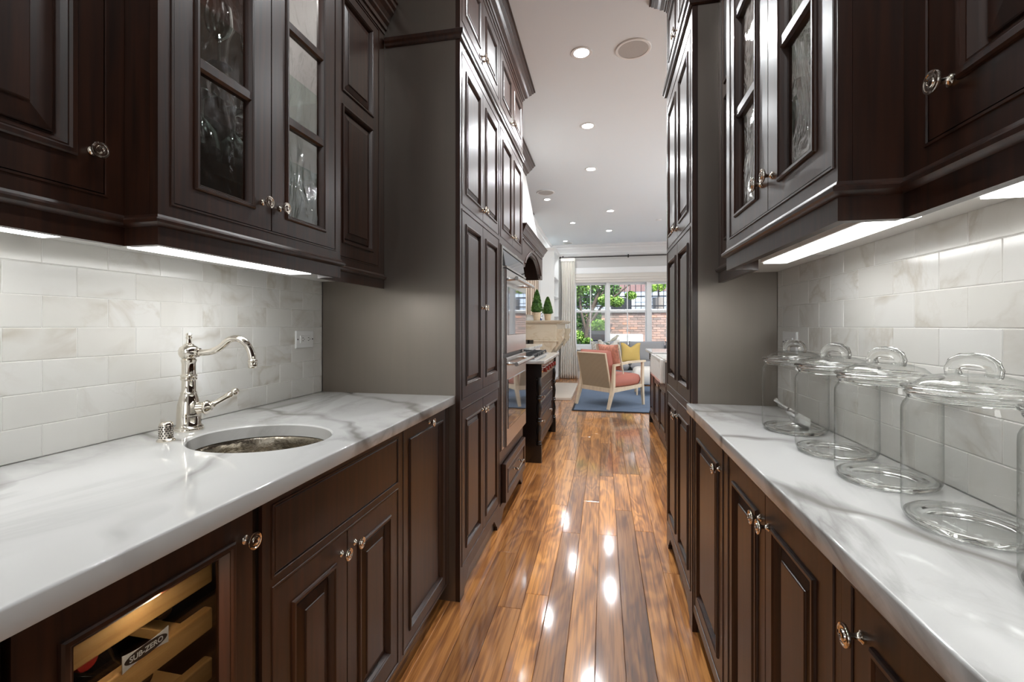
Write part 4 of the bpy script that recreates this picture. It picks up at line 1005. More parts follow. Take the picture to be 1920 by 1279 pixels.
sc_ = thing('low_side_counter', 'low white-topped side counter between range and fireplace', 'counter', (-1.05, 5.9, 0))
part('cabinet_body', MB().box(-1.295, -.90, 5.29, 6.45, .02, .925), M['trim'], sc_); part('top', MB().cbox(-1.295, -.87, 5.275, 6.47, .926, .962, .005), M['marble_top'], sc_)

fp = thing('fireplace', 'carved pale limestone fireplace surround with deep mantel shelf', 'fireplace', (-1.05, 8.4, 0))
F0, F1 = 7.50, 9.30
part('mantel_shelf', MB().sweep([(-.05, 1.262), (.012, 1.262), (.018, 1.272), (.038, 1.280), (.042, 1.292), (.055, 1.296), (.06, 1.316), (-.05, 1.316)], [(-1.30, F0), (-.72, F0), (-.72, F1), (-1.30, F1)], -1).box(-1.30, -.77, F0 + .05, F1 - .05, 1.25, 1.316), M['stone'], fp)
part('frieze', MB().cbox(-1.30, -.775, F0 + .01, F1 - .01, .985, 1.26, .006), M['stone'], fp)
part('band', MB().cbox(-1.16, -.745, F0 - .012, F0 + .34, .955, .984, .008).cbox(-1.16, -.745, F1 - .34, F1 + .012, .955, .984, .008), M['stone'], fp)
for y0, y1 in ((F0, F0 + .32), (F1 - .32, F1)):
    cp = [(-1.16, .954), (-.775, .954), (-.775, .90), (-.80, .87), (-.83, .84), (-.86, .78), (-.92, .72), (-.97, .66), (-1.16, .66)]
    part('corbel', MB().extrude([(x, y0, z) for x, z in cp], (0, y1 - y0, 0)), M['stone'], fp)
    part('scroll_bracket', MB().extrude([(x, (y0 + y1) / 2 - .07, z) for x, z in [(-.80, 1.17), (-.655, 1.17), (-.655, 1.11), (-.69, 1.05), (-.67, 1.0), (-.70, .94), (-.76, .86), (-.80, .80)]], (0, .14, 0)), M['stone'], fp)
    part('leg_block', MB().cbox(-1.30, -.98, y0, y1, .06, .659, .006), M['stone'], fp)
part('firebox', MB().box(-1.30, -1.28, F0 + .33, F1 - .33, .06, .98), M['black'], fp)
single('hearth_slab', MB().cbox(-1.29, -.52, 7.43, 9.38, .0005, .045, .006), M['stone_pale'], 'pale stone hearth slab in front of the fireplace', 'hearth', (-.9, 8.4, 0))

def leafy(pts_fn, n, size, rng, mi=0, droop=0.):
    """many small folded leaves"""
    mb = MB()
    for i in range(n):
        p = pts_fn(rng); a = Vector((rng.gauss(0, 1), rng.gauss(0, 1), rng.gauss(0, .7) - droop)).normalized(); b = a.cross(Vector((rng.gauss(0, 1), rng.gauss(0, 1), rng.gauss(0, 1)))).normalized(); s = size * rng.uniform(.6, 1.3)
        q = a.cross(b) * s * .12
        mb.add([p - a * s * .5, p + b * s * .3 + q, p + a * s * .55, p - b * s * .3 + q], [(0, 1, 2), (0, 2, 3)], mi)
    return mb
def topiary(x, y, z, h, r, label):
    t = thing('potted_topiary', label, 'plant', (x, y, z)); rr = random.Random(int(y * 100))
    ph = .135
    pot = part('pot', MB().lathe([(0, z), (.050, z), (.052, z + .004), (.066, z + .110), (.072, z + .112), (.073, z + ph), (.066, z + ph), (.060, z + .115), (0, z + .112)], (x, y, 0), 24), M['terracotta'], t, 40)
    def pt(g):
        f = g.random() ** .8; k = (1 - f) ** .62 * min(1, f * 6 + .55); a = g.random() * 2 * PI; q = r * k * (.86 + .18 * g.random())
        return Vector((x + q * math.cos(a), y + q * math.sin(a), z + ph + f * h))
    core = MB().lathe([(0, z + ph - .01)] + [(r * .84 * (1 - f) ** .62 * min(1, f * 6 + .55), z + ph + f * h * .97) for f in [i / 12 for i in range(12)]] + [(0, z + ph + h * .97)], (x, y, 0), 16)
    part('crown', core, M['boxwood'], t, 60)
    o = part('foliage', leafy(pt, 1500, .026, rr), M['boxwood'], t, weld=False); o['kind'] = 'stuff'
topiary(-1.115, 7.60, 1.3165, .385, .105, 'cone topiary in pale pot nearer the oven on the fireplace mantel')
topiary(-1.055, 8.62, 1.3165, .330, .108, 'cone topiary in pale pot at the far end of the fireplace mantel')
def vase(x, y, z):
    m, t, b = new_mat('blue_white_porcelain'); n = noise(t, mapped(t, (1, 1, 1)), 26, 2, .5)
    t.links.new(ramp(t, n, [(.48, (.80, .81, .82)), (.54, (.05, .08, .20))]), b.inputs['Base Color']); setin(b, Roughness=.15)
    single('porcelain_vase', MB().lathe([(0, z), (.035, z), (.05, z + .05), (.055, z + .10), (.04, z + .15), (.022, z + .175), (.028, z + .20), (.022, z + .20), (.016, z + .176), (0, z + .17)], (x, y, 0), 20), m, 'blue and white porcelain vase between the two topiaries', 'vase', (x, y, z), 40)
vase(-1.16, 8.28, 1.3165)
pz = lambda q: q
wv = MB(); nW = 48; vsA = []
for i in range(nW + 1):
    y = 7.35 + 1.62 * i / nW; d = .014 * math.sin(i * 1.3) + .016
    vsA += [(-1.296 + d, y, 1.42), (-1.296 + d, y, 2.12), (-1.300 + d, y, 1.42), (-1.300 + d, y, 2.12)]
fs = []
for i in range(nW):
    a, b = i * 4, i * 4 + 4; fs += [(a, b, b + 1, a + 1), (a + 2, a + 3, b + 3, b + 2), (a + 1, b + 1, b + 3, a + 3), (a, a + 2, b + 2, b)]
fs += [(0, 1, 3, 2), (nW * 4, nW * 4 + 2, nW * 4 + 3, nW * 4 + 1)]
single('striped_hanging', wv.add(vsA, fs), M['stripes'], 'brown and beige striped fabric panel above the fireplace mantel', 'wall hanging', (-1.3, 8.15, 1.42), 60)
bs = thing('bookshelf', 'white built-in bookshelf in the corner beyond the fireplace', 'shelf', (-1.2, 9.9, 0))
part('case', MB().box(-1.312, -1.02, 9.45, 9.475, 0, 2.80).box(-1.312, -1.02, 10.375, 10.40, 0, 2.80).box(-1.312, -1.30, 9.475, 10.375, 0, 2.80), M['trim'], bs)
for z in (.05, .55, 1.0, 1.42, 1.84, 2.26, 2.775): part('shelf', MB().box(-1.299, -1.02, 9.476, 10.374, z, z + .025), M['trim'], bs)
part('crown', MB().sweep(crownprof(2.79, 2.86, .05), [(-1.312, 9.45), (-1.02, 9.45), (-1.02, 10.40), (-1.312, 10.40)], -1), M['trim'], bs)
def books(z, y, seq):
    for i, (w, h, c, nm) in enumerate(seq):
        m = plain('cover_' + nm, c, .6); b = thing('book', '%s book standing on the white corner bookshelf' % nm, 'book', (-1.15, y + w / 2, z), 'books on the corner bookshelf')
        part('cover', MB().box(-1.26, -1.07, y, y + .003, z, z + h).box(-1.26, -1.07, y + w - .003, y + w, z, z + h).box(-1.073, -1.07, y + .003, y + w - .003, z, z + h), m, b)
        part('pages', MB().box(-1.255, -1.074, y + .003, y + w - .003, z + .003, z + h - .004), M['ivory'], b); y += w + .002
books(1.8655, 9.52, [(.035, .25, (.10, .14, .25), 'navy blue'), (.03, .23, (.55, .55, .56), 'pale grey'), (.04, .26, (.06, .06, .07), 'black'), (.03, .22, (.40, .46, .55), 'dusty blue'), (.035, .24, (.72, .70, .66), 'cream')])

# ================================================================== CURTAIN, ROD, SHADE
rod = thing('curtain_rod', 'dark bronze curtain rod above the far windows', 'curtain rod', (.5, YF - .10, 2.80))
part('rod', MB().tube([(-.98, YF - .10, 2.81), (2.3, YF - .10, 2.81)], .0125, 14), M['rod'], rod, 60)
for x in (-.99, 2.31): part('finial', MB().lathe([(0, x - .025), (.018, x - .02), (.022, x), (.018, x + .02), (0, x + .025)], (0, YF - .10, 2.81), 14, 'X'), M['rod'], rod, 50)
for x in (-.93, .545, 2.25): part('bracket', MB().box(x - .008, x + .008, YF - .10, YF - .0005, 2.795, 2.805).box(x - .014, x + .014, YF - .115, YF - .085, 2.774, 2.845), M['rod'], rod)
cu = thing('linen_curtain', 'floor-length pleated white linen curtain beside the window', 'curtain', (-.80, YF - .10, 0))
nU, nV = 110, 26; vs = []
for j in range(nV + 1):
    f = j / nV; z = 2.775 - f * 2.765; wdt = .33 + .10 * f ** 1.5 - .03 * math.sin(f * PI); xc = -.815 + .015 * f
    for i in range(nU + 1):
        u = i / nU; ph_ = u * 2 * PI * 8
        amp = .030 + .016 * f
        vs.append((xc + (u - .5) * wdt + .006 * math.sin(ph_ * 2 + f * 3), YF - .10 + amp * math.sin(ph_ + .5 * math.sin(f * 4 + u * 5)) + .008 * math.sin(u * 9 + f * 6), z))
fs = [(j * (nU + 1) + i, j * (nU + 1) + i + 1, (j + 1) * (nU + 1) + i + 1, (j + 1) * (nU + 1) + i) for j in range(nV) for i in range(nU)]
o = part('cloth', MB().add(vs, fs), M['linen'], cu, 80); sm = o.modifiers.new('thickness', 'SOLIDIFY'); sm.thickness = .003
part('pleat_header', MB().box(-.975, -.655, YF - .128, YF - .122, 2.72, 2.795), M['linen'], cu)
for i in range(7): part('curtain_ring', MB().lathe([(.0155, -.003), (.0185, -.003), (.0185, .003), (.0155, .003)], (-.965 + i * .052, YF - .10, 2.806), 14, 'X', close=True), M['rod'], cu, 40)
sh = thing('roman_shade', 'folded linen roman shade at the top of the windows', 'shade', (.55, YF - .03, 2.3))
prof = [(-.024, 2.428), (-.060, 2.428), (-.062, 2.37), (-.072, 2.345), (-.064, 2.335), (-.068, 2.305), (-.078, 2.285), (-.066, 2.272), (-.070, 2.245), (-.060, 2.222), (-.024, 2.222)]
part('fabric', MB().extrude([(-.70, YF + a, z) for a, z in prof], (2.74, 0, 0)), M['shade'], sh, 50)

# ================================================================== SITTING AREA
rug = thing('area_rug', 'blue woven rug with charcoal binding under the armchair', 'rug', (.9, 8.1, 0))
part('pile', MB().box(-.425, 2.6, 6.572, 9.4, .0005, .011), M['rug'], rug)
part('binding', MB().gridframe(lambda u, n, z: (u, z, n), [-.450, -.426, 2.601, 2.625], [6.548, 6.571, 9.401, 9.425], lambda i, j: not (i == 1 and j == 1), .0005, .0125), M['rug_edge'], rug, weld=False)

def superpad(mb, c, ex, ey, ez, w, d, h, p=4., pinch=0., n=14, puff=.35):
    """soft cushion: rounded slab in axes ex (w), ey (d), ez (h)"""
    ex, ey, ez, c = Vector(ex), Vector(ey), Vector(ez), Vector(c); o = []
    for s in (1, -1):
        for i in range(n + 1):
            for j in range(n + 1):
                u, v = -1 + 2 * i / n, -1 + 2 * j / n
                u_, v_ = math.copysign(abs(u) ** .75, u), math.copysign(abs(v) ** .75, v)
                k = ((1 - abs(u_) ** p) * (1 - abs(v_) ** p)); t_ = max(k, 0) ** puff
                pu_ = 1 - pinch * (1 - abs(v_) ** 2) * .5; pv_ = 1 - pinch * (1 - abs(u_) ** 2) * .5
                o.append(c + ex * (u_ * w / 2 * pu_) + ey * (v_ * d / 2 * pv_) + ez * (s * t_ * h / 2))
    m = (n + 1) ** 2; fs = []
    for s in range(2):
        for i in range(n):
            for j in range(n):
                a = s * m + i * (n + 1) + j; fs.append((a, a + 1, a + n + 2, a + n + 1))
    return mb.add(o, fs)
# armchair
ch = thing('armchair', 'pale wood armchair with woven cane back and coral cushions', 'chair', (.106, 7.16, .011))
fw = Vector((.677, .736, 0)); sd_ = Vector((-.736, .677, 0)); C0_ = Vector((.106, 7.165, .012)); UP = Vector((0, 0, 1))
def cp(f, s, z): return C0_ + fw * f + sd_ * s + UP * z
hw = .325
for s in (-1, 1):
    part('rear_leg', MB().beam(cp(-.42, s * hw, 0), cp(-.315, s * hw, .30), .034, .036, .044, .056, fw).beam(cp(-.315, s * hw, .30), cp(-.29, s * hw, .645), .044, .050, .040, .034, fw), M['ash'], ch)
    part('front_leg', MB().beam(cp(.375, s * hw, 0), cp(.345, s * hw, .30), .030, .032, .044, .044, fw).beam(cp(.345, s * hw, .30), cp(.355, s * hw, .655), .044, .040, .038, .032, fw), M['ash'], ch)
    part('armrest', MB().beam(cp(-.30, s * hw, .632), cp(.05, s * hw, .668), .050, .028, .054, .030, sd_).beam(cp(.05, s * hw, .668), cp(.40, s * hw, .672), .054, .030, .062, .026, sd_), M['ash'], ch)
    part('side_rail', MB().beam(cp(-.31, s * (hw - .005), .262), cp(.35, s * (hw - .005), .298), .050, .030, None, None, UP), M['ash'], ch)
part('rear_rail', MB().beam(cp(-.318, -hw + .02, .262), cp(-.318, hw - .02, .262), .055, .032, None, None, UP), M['ash'], ch)
part('front_rail', MB().beam(cp(.345, -hw + .02, .29), cp(.345, hw - .02, .29), .050, .030, None, None, UP), M['ash'], ch)
part('seat_deck', MB().add([cp(f, s, z) for z in (.288, .300) for f, s in ((-.30, -.30), (.33, -.30), (.33, .30), (-.30, .30))], [(3, 2, 1, 0), (4, 5, 6, 7), (0, 1, 5, 4), (1, 2, 6, 5), (2, 3, 7, 6), (3, 0, 4, 7)]), M['ash'], ch)
bk0, bk1 = cp(-.315, 0, .285), cp(-.435, 0, .815); bu = (bk1 - bk0).normalized(); bn = bu.cross(sd_)
if bn.dot(fw) < 0: bn = -bn
def bp_(s, h, n): return bk0 + sd_ * s + bu * h + bn * n
BH = (bk1 - bk0).length
m_ = MB()
def slab3(mb, s0, s1, h0, h1, n0, n1): return mb.add([bp_(s, h, n) for n in (n0, n1) for s, h in ((s0, h0), (s1, h0), (s1, h1), (s0, h1))], [(3, 2, 1, 0), (4, 5, 6, 7), (0, 1, 5, 4), (1, 2, 6, 5), (2, 3, 7, 6), (3, 0, 4, 7)])
bw = .292
# cane panel has its own axes so its weave runs straight
bo = link('cane_back', None, ch, bk0 - Vector((.106, 7.16, .011))); bo.rotation_mode = 'QUATERNION'
bo.rotation_quaternion = Matrix((-sd_ if bu.cross(sd_).dot(bn) < 0 else sd_, bn, bu)).transposed().to_quaternion()
cm = MB().cbox(-bw + .012, bw - .012, -.006, .004, .012, BH - .012, .002); bo2 = link('cane_back', cm.mesh('cane_back', M['rattan']), None)
bo2.parent = ch; bo2.location = bo.location; bo2.rotation_mode = 'QUATERNION'; bo2.rotation_quaternion = bo.rotation_quaternion; D.objects.remove(bo)
m_ = MB(); slab3(m_, -bw, -bw + .013, 0, BH, -.012, .012); slab3(m_, bw - .013, bw, 0, BH, -.012, .012); slab3(m_, -bw + .013, bw - .013, BH - .013, BH, -.012, .012); slab3(m_, -bw + .013, bw - .013, 0, .013, -.012, .012)
part('back_frame', m_, M['ash'], ch)
part('seat_cushion', superpad(MB(), cp(.045, 0, .390), fw, sd_, UP, .66, .60, .185, 7., n=16, puff=.28), M['coral'], ch, 80)
part('back_cushion', superpad(MB(), bp_(0, .30, .090), sd_, bu, bn, .575, .52, .16, 7., n=16, puff=.28), M['coral'], ch, 80)
# fringed cushion leaning in the chair
cs = thing('fringed_cushion', 'coral print throw cushion with cream tassel fringe on the armchair', 'cushion', tuple(cp(-.05, -.18, .49)))
cc = bp_(-.145, .42, .225); part('cover', superpad(MB(), cc, sd_, bu, bn, .40, .40, .12, 2.6, .12, 12, .5), M['coral_pat'], cs, 80)
fr_ = MB(); rr = random.Random(5)
for i in range(30):
    q = (i / 29 - .5) * .40
    for s in (-1, 1):
        p = cc + sd_ * (s * .205) + bu * q; fr_.tube([p, p + sd_ * s * .018 - UP * .012, p + sd_ * s * .022 - UP * (.034 + .012 * rr.random())], [.005, .007, .008], 6)
o = part('fringe', fr_, M['fringe'], cs, 60); o['kind'] = 'stuff'
# sofa under the windows
so = thing('grey_sofa', 'low grey upholstered sofa under the far windows', 'sofa', (.85, 10.05, 0))
X0, X1 = -.25, 2.1
part('base', MB().cbox(X0, X1, 9.55, 10.42, .10, .30, .02), M['grey_fab'], so)
for i in range(3): a = X0 + .01 + i * .775; part('seat_cushion', superpad(MB(), (a + .385, 9.93, .385), (1, 0, 0), (0, 1, 0), (0, 0, 1), .765, .80, .17, 8., 0, 12, .28), M['grey_fab'], so, 80)
part('backrest', MB().cbox(X0, X1, 10.34, 10.50, .30, .80, .03), M['grey_fab'], so)
for i in range(3): a = X0 + .01 + i * .775; part('back_cushion', superpad(MB(), (a + .385, 10.24, .66), (1, 0, 0), Vector((0, .25, .97)).normalized(), Vector((0, -.97, .25)).normalized(), .765, .46, .17, 5., .04, 12, .4), M['grey_fab'], so, 80)
for x in (X0 + .06, X1 - .06):
    for y in (9.62, 10.40): part('foot', MB().lathe([(0, 0), (.02, 0), (.026, .1), (0, .1)], (x, y, 0), 12), M['espresso'], so, 40)
cyl = thing('yellow_cushion', 'yellow dotted throw cushion with pinched top on the grey sofa', 'cushion', (.56, 9.86, .47))
# pinched ("karate chop") top edge
def chop(c, w, h, th, lean, mat, t, vdip=.10):
    n = 16; o = []; c = Vector(c); ez = Vector((0, lean, 1)).normalized(); en = Vector((0, -1, lean)).normalized()
    for s in (1, -1):
        for i in range(n + 1):
            for j in range(n + 1):
                u, v = -1 + 2 * i / n, -1 + 2 * j / n
                k = max((1 - abs(u) ** 3) * (1 - abs(v) ** 3), 0) ** .5
                zz = v * h / 2 - (vdip * max(0, v) * max(0, 1 - abs(u) * 1.5)); xx = u * w / 2 * (1 - .07 * (1 - v * v)) * (1 + .02 * v)
                o.append(c + Vector((xx, 0, 0)) + ez * zz + en * (s * k * th / 2 * (1 - .35 * max(0, v) * max(0, 1 - abs(u) * 2))))
    m = (n + 1) ** 2; fs = [(s * m + i * (n + 1) + j, s * m + i * (n + 1) + j + 1, s * m + (i + 1) * (n + 1) + j + 1, s * m + (i + 1) * (n + 1) + j) for s in range(2) for i in range(n) for j in range(n)]
    return part('cover', MB().add(o, fs), mat, t, 80)
chop((.555, 9.80, .665), .40, .41, .15, .22, M['yellow'], cyl)
b1 = thing('botanical_cushion', 'cream and green botanical print cushion standing behind the armchair', 'cushion', (.12, 9.86, .47)); chop((.10, 9.84, .70), .46, .46, .16, .20, M['print'], b1, .14)
b2 = thing('botanical_cushion', 'second botanical print cushion tilted beside the window frame on the sofa', 'cushion', (-.08, 9.9, .47)); chop((-.07, 9.97, .68), .40, .42, .12, .15, M['print'], b2, .14)
bd = thing('bird_ornament', 'small pale ceramic bird on the window sill above the cushions', 'ornament', (.235, 10.56, .70))
bx, by, bz = .245, 10.575, .7005
part('stand', MB().lathe([(0, bz), (.035, bz), (.035, bz + .012), (.006, bz + .02), (.006, bz + .17), (0, bz + .17)], (bx, by, 0), 14), M['bird'], bd, 40)
part('bird_body', MB().tube([(bx - .13, by, bz + .155), (bx - .10, by, bz + .165), (bx - .06, by, bz + .19), (bx - .01, by, bz + .22), (bx + .03, by, bz + .25), (bx + .05, by, bz + .285), (bx + .062, by, bz + .30), (bx + .082, by, bz + .297), (bx + .105, by, bz + .290)], [.006, .014, .032, .042, .036, .024, .026, .018, .003], 14), M['bird'], bd, 60)
ot = thing('white_ottoman', 'white upholstered ottoman between armchair and sofa', 'ottoman', (.72, 8.35, .012))
part('cushion', superpad(MB(), (.78, 8.38, .34), (1, 0, 0), (0, 1, 0), (0, 0, 1), .55, .55, .30, 6., 0, 14, .35), M['ivory'], ot, 80)
for x in (.57, .99):
    for y in (8.17, 8.59): part('foot', MB().lathe([(0, .0115), (.015, .0115), (.02, .22), (0, .22)], (x, y, 0), 12), M['ash'], ot, 40)

# ================================================================== SINK ISLAND BESIDE THE PASSAGE
isl = thing('sink_island', 'dark wood island with turned corner post and paired doors', 'island', (.9, 5.2, 0))
XI = .575; fI = FX(XI, -1); I0, I1 = 4.42, 6.02
frame(isl, fI, I0, I1 - .07, .10, .884, [(4.46, 4.95, .14, .64), (4.95, 5.44, .14, .64), (5.50, 5.90, .14, .84), (4.52, 5.42, .66, .884)])
part('carcass', MB().box(XI + .022, 1.5, I0, I1 - .01, .10, .64).box(XI + .5, 1.5, I0, I1 - .01, .641, .884).box(XI + .022, XI + .5, 5.47, I1 - .01, .641, .884).box(XI + .022, XI + .5, I0, 4.50, .641, .884), M['espresso'], isl)
for u0, u1, ku in ((4.46, 4.95, 4.92), (4.95, 5.44, 4.98)): door(isl, fI, u0, u1, .14, .64, [(u0 + .06, u1 - .06, .20, .58)], (ku, .60), True)
door(isl, fI, 5.50, 5.90, .14, .84, [(5.56, 5.84, .20, .78)], None, True)
mb = MB(); turned_leg(mb, XI + .025, I1 - .035, .14, .80, .062); part('corner_post', mb, M['espresso_groove'], isl, 45)
part('toe_board', MB().box(XI + .03, 1.45, I0, I1 - .07, 0, .099), M['espresso'], isl)
part('worktop', MB().cbox(XI - .02, 1.53, 5.485, 6.40, .8845, .9145, .006).cbox(XI - .02, 1.53, 4.36, 4.485, .8845, .9145, .006).cbox(XI + .46, 1.53, 4.486, 5.484, .8845, .9145, .004), M['marble_top'], isl)
kn_ = thing('farmhouse_sink', 'white fireclay farmhouse sink with projecting apron in the island', 'sink', (.75, 5.0, .66))
s0, s1, xa, xb = 4.525, 5.415, XI - .045, XI + .44
part('basin', MB().cbox(xa, xa + .035, s0, s1, .668, .905, .010).cbox(xb - .03, xb, s0, s1, .668, .90, .006).cbox(xa + .036, xb - .031, s0, s0 + .03, .668, .90, .006).cbox(xa + .036, xb - .031, s1 - .03, s1, .668, .90, .006).cbox(xa + .036, xb - .031, s0 + .031, s1 - .031, .668, .69, .004), M['fireclay'], kn_)
flu = MB()
for i in range(13): y = s0 + .05 + i * (s1 - s0 - .10) / 12; flu.tube([(xa - .001, y, .70), (xa - .001, y, .87)], .007, 8)
part('fluting', flu, M['fireclay'], kn_, 60)

# ================================================================== CEILING FIXTURES
def downlight(x, y, label, power=26, r=.054):
    t = thing('recessed_downlight', label, 'downlight', (x, y, CEIL), 'recessed ceiling downlights')
    part('trim_ring', MB().lathe([(r, CEIL - .0005), (r + .020, CEIL - .0005), (r + .021, CEIL - .004), (r + .016, CEIL - .006), (r, CEIL - .003)], (x, y, 0), 28, close=True), M['trim'], t, 40)
    part('lens', MB().lathe([(0, CEIL - .0022), (r - .0005, CEIL - .0022), (r - .0005, CEIL - .0006), (0, CEIL - .0006)], (x, y, 0), 28), M['lens'], t)
    l = area('downlight_lamp', (0, 0, -.012), (0, 0, -1), .10, .10, power, (.95, .98, 1.0), 'DISK'); l.parent = t
dl = [(-.15, 3.127, 'brightest recessed downlight, beside the large round ceiling speaker'), (-.147, 4.282, 'recessed downlight second along the passage ceiling'), (-.15, 5.469, 'recessed downlight third along the passage ceiling'),
      (.107, 7.525, 'recessed downlight over the armchair, nearer of the centred pair'), (.103, 9.079, 'recessed downlight closest to the window wall cornice, centred'),
      (-.822, 6.655, 'small recessed downlight just past the ceiling speaker above the range'), (-.552, 8.265, 'small recessed downlight over the fireplace hearth'), (-.832, 10.0, 'small recessed downlight by the curtain and round speaker')]
for i, (x, y, lb) in enumerate(dl): downlight(x, y, lb, (20, 12, 10, 8, 5)[i] if i < 5 else 4, .052 if i < 5 else .042)
for y in (1.96, .79, -.38, -1.6): downlight(-.15, y, 'recessed downlight over the pantry counters, %s' % {1.96: 'level with the tall cabinets', .79: 'level with the sink', -.38: 'behind the camera position', -1.6: 'at the back of the pantry'}[y], 7 if y > 1.5 else 4.5)
for x, y, w_ in ((1.6, 3.6, 'over the kitchen side near the pantry'), (3.0, 3.6, 'over the kitchen side near the outer wall'), (1.9, 5.6, 'over the island'), (3.2, 5.6, 'beyond the island'), (2.2, 7.8, 'over the rug'), (3.4, 8.6, 'in the sitting corner')): downlight(x, y, 'recessed downlight ' + w_, 8)
def speaker(x, y, r, label):
    t = thing('ceiling_speaker', label, 'speaker', (x, y, CEIL))
    part('rim', MB().lathe([(r - .018, CEIL - .0005), (r, CEIL - .0005), (r, CEIL - .005), (r - .004, CEIL - .008), (r - .018, CEIL - .007)], (x, y, 0), 40, close=True), M['trim'], t, 40)
    part('grille', MB().lathe([(0, CEIL - .006), (r - .0185, CEIL - .005), (r - .0185, CEIL - .001), (0, CEIL - .001)], (x, y, 0), 40), M['speaker'], t)
speaker(.195, 3.152, .118, 'large round grey ceiling speaker by the nearest downlight')
speaker(-.80, 6.304, .125, 'round ceiling speaker above the range')
speaker(-.80, 10.25, .115, 'round ceiling speaker by the window wall')
single('smoke_sensor', MB().lathe([(0, CEIL - .018), (.03, CEIL - .016), (.045, CEIL - .010), (.05, CEIL - .0005), (0, CEIL - .0005)], (.951, 8.319, 0), 24), M['plastic'], 'small white round sensor on the ceiling over the sofa side', 'sensor', (.951, 8.319, CEIL), 40)

# ================================================================== GARDEN BEYOND THE WINDOWS
struct('ground', MB().box(-9, 12, YF + .16, 30, -.35, -.25), M['patio'])
YB = 13.4
gw = struct('wall_garden', MB().box(-4, 7, YB + .004, YB + .24, -.25, 1.60), M['mortar'])
BM_ = MB().add([(0, 0, 0), (.2, 0, 0), (.2, .02, 0), (0, .02, 0), (0, 0, .057), (.2, 0, .057), (.2, .02, .057), (0, .02, .057)], [(3, 2, 1, 0), (4, 5, 6, 7), (0, 1, 5, 4), (1, 2, 6, 5), (2, 3, 7, 6), (3, 0, 4, 7)]).mesh('brick', M['brick'])
rr = random.Random(3)
for r in range(13):
    z = 1.60 - (r + 1) * .0675
    for i in range(17):
        x = -.52 + i * .211 + (.105 if r % 2 else 0); link('brick', BM_, gw, (x, YB - .010 + rr.uniform(-.004, .003), z))
rest_ = MB()
for r in range(27):
    z = 1.60 - (r + 1) * .0675
    for i in range(50):
        x = -.52 + (i - 16) * .211 + (.105 if r % 2 else 0)
        if r < 13 and 0 <= i - 16 < 17: continue
        if z > -.25: rest_.box(x, x + .2, YB - .010, YB + .008, z, z + .057)
o = part('brickwork', rest_, M['brick'], gw, weld=False); o['kind'] = 'stuff'
for i in range(12): part('coping_stone', MB().cbox(-4 + i * .917, -4 + (i + 1) * .917 - .008, YB - .05, YB + .29, 1.602, 1.70, .012), M['concrete'], gw)
fe = thing('iron_railing', 'black iron railing on top of the garden wall', 'railing', (1.5, YB + .12, 1.70))
for z in (1.78, 2.06, 2.66): part('rail', MB().box(-4, 7, YB + .105, YB + .135, z, z + .035), M['dark_metal'], fe)
bar = MB().box(-.009, .009, -.009, .009, 0, 1.02).mesh('baluster', M['dark_metal'])
for i in range(70): link('baluster', bar, fe, (-3.9 + i * .155 - 1.5, 0, .002))
single('stone_bench', MB().cbox(.05, 1.02, 12.35, 12.75, .62, 1.0, .02).box(.15, .30, 12.4, 12.7, -.249, .619).box(.77, .92, 12.4, 12.7, -.249, .619), M['concrete'], 'pale grey stone bench block in front of the brick wall', 'bench', (.55, 12.55, -.25))
nb = thing('neighbour_building', 'pale sided house with red brick upper storey behind the railing', 'building', (2, 19, -.25))
part('wall', MB().box(-6, 10, 19, 22, -.25, 2.62), M['siding'], nb); part('upper_storey', MB().box(-6, 10, 18.98, 22, 2.62, 7.5), M['far_brick'], nb)
sdg = MB()
for i in range(12): sdg.box(-6, 10, 18.975, 19.0, .0 + i * .22, .0 + i * .22 + .012)
part('siding_lines', sdg, M['concrete'], nb)
for x in (-2.6, .2, 3.0, 5.5):
    w = part('window', MB().box(x, x + 1.0, 18.94, 18.999, 1.2, 2.45), M['trim'], nb); part('pane', MB().box(x + .08, x + .92, 18.93, 18.939, 1.28, 2.37), M['black'], w)
    w = part('window', MB().box(x, x + 1.0, 18.92, 18.979, 4.0, 5.6), M['trim'], nb); part('pane', MB().box(x + .08, x + .92, 18.91, 18.919, 4.08, 5.52), M['black'], w)
def tree(name, x, y, z0, trunk, clumps, mat, n, size, label, seed, leaf_w=1.):
    t = thing(name, label, 'tree', (x, y, z0)); g = random.Random(seed)
    for pts, rad in trunk: part('branch' if pts is not trunk[0][0] else 'trunk', MB().tube([(x + a, y + b, z0 + c) for a, b, c in pts], rad, 9), M['bark'], t, 60)
    def pt(q):
        c = q.choice(clumps); v = Vector((q.gauss(0, 1), q.gauss(0, 1), q.gauss(0, 1))).normalized() * (q.random() ** .4) * c[3]; return Vector((x + c[0] + v.x, y + c[1] + v.y * .8, z0 + c[2] + v.z * .75))
    o = part('foliage', leafy(pt, n, size, g), mat, t, weld=False); o['kind'] = 'stuff'
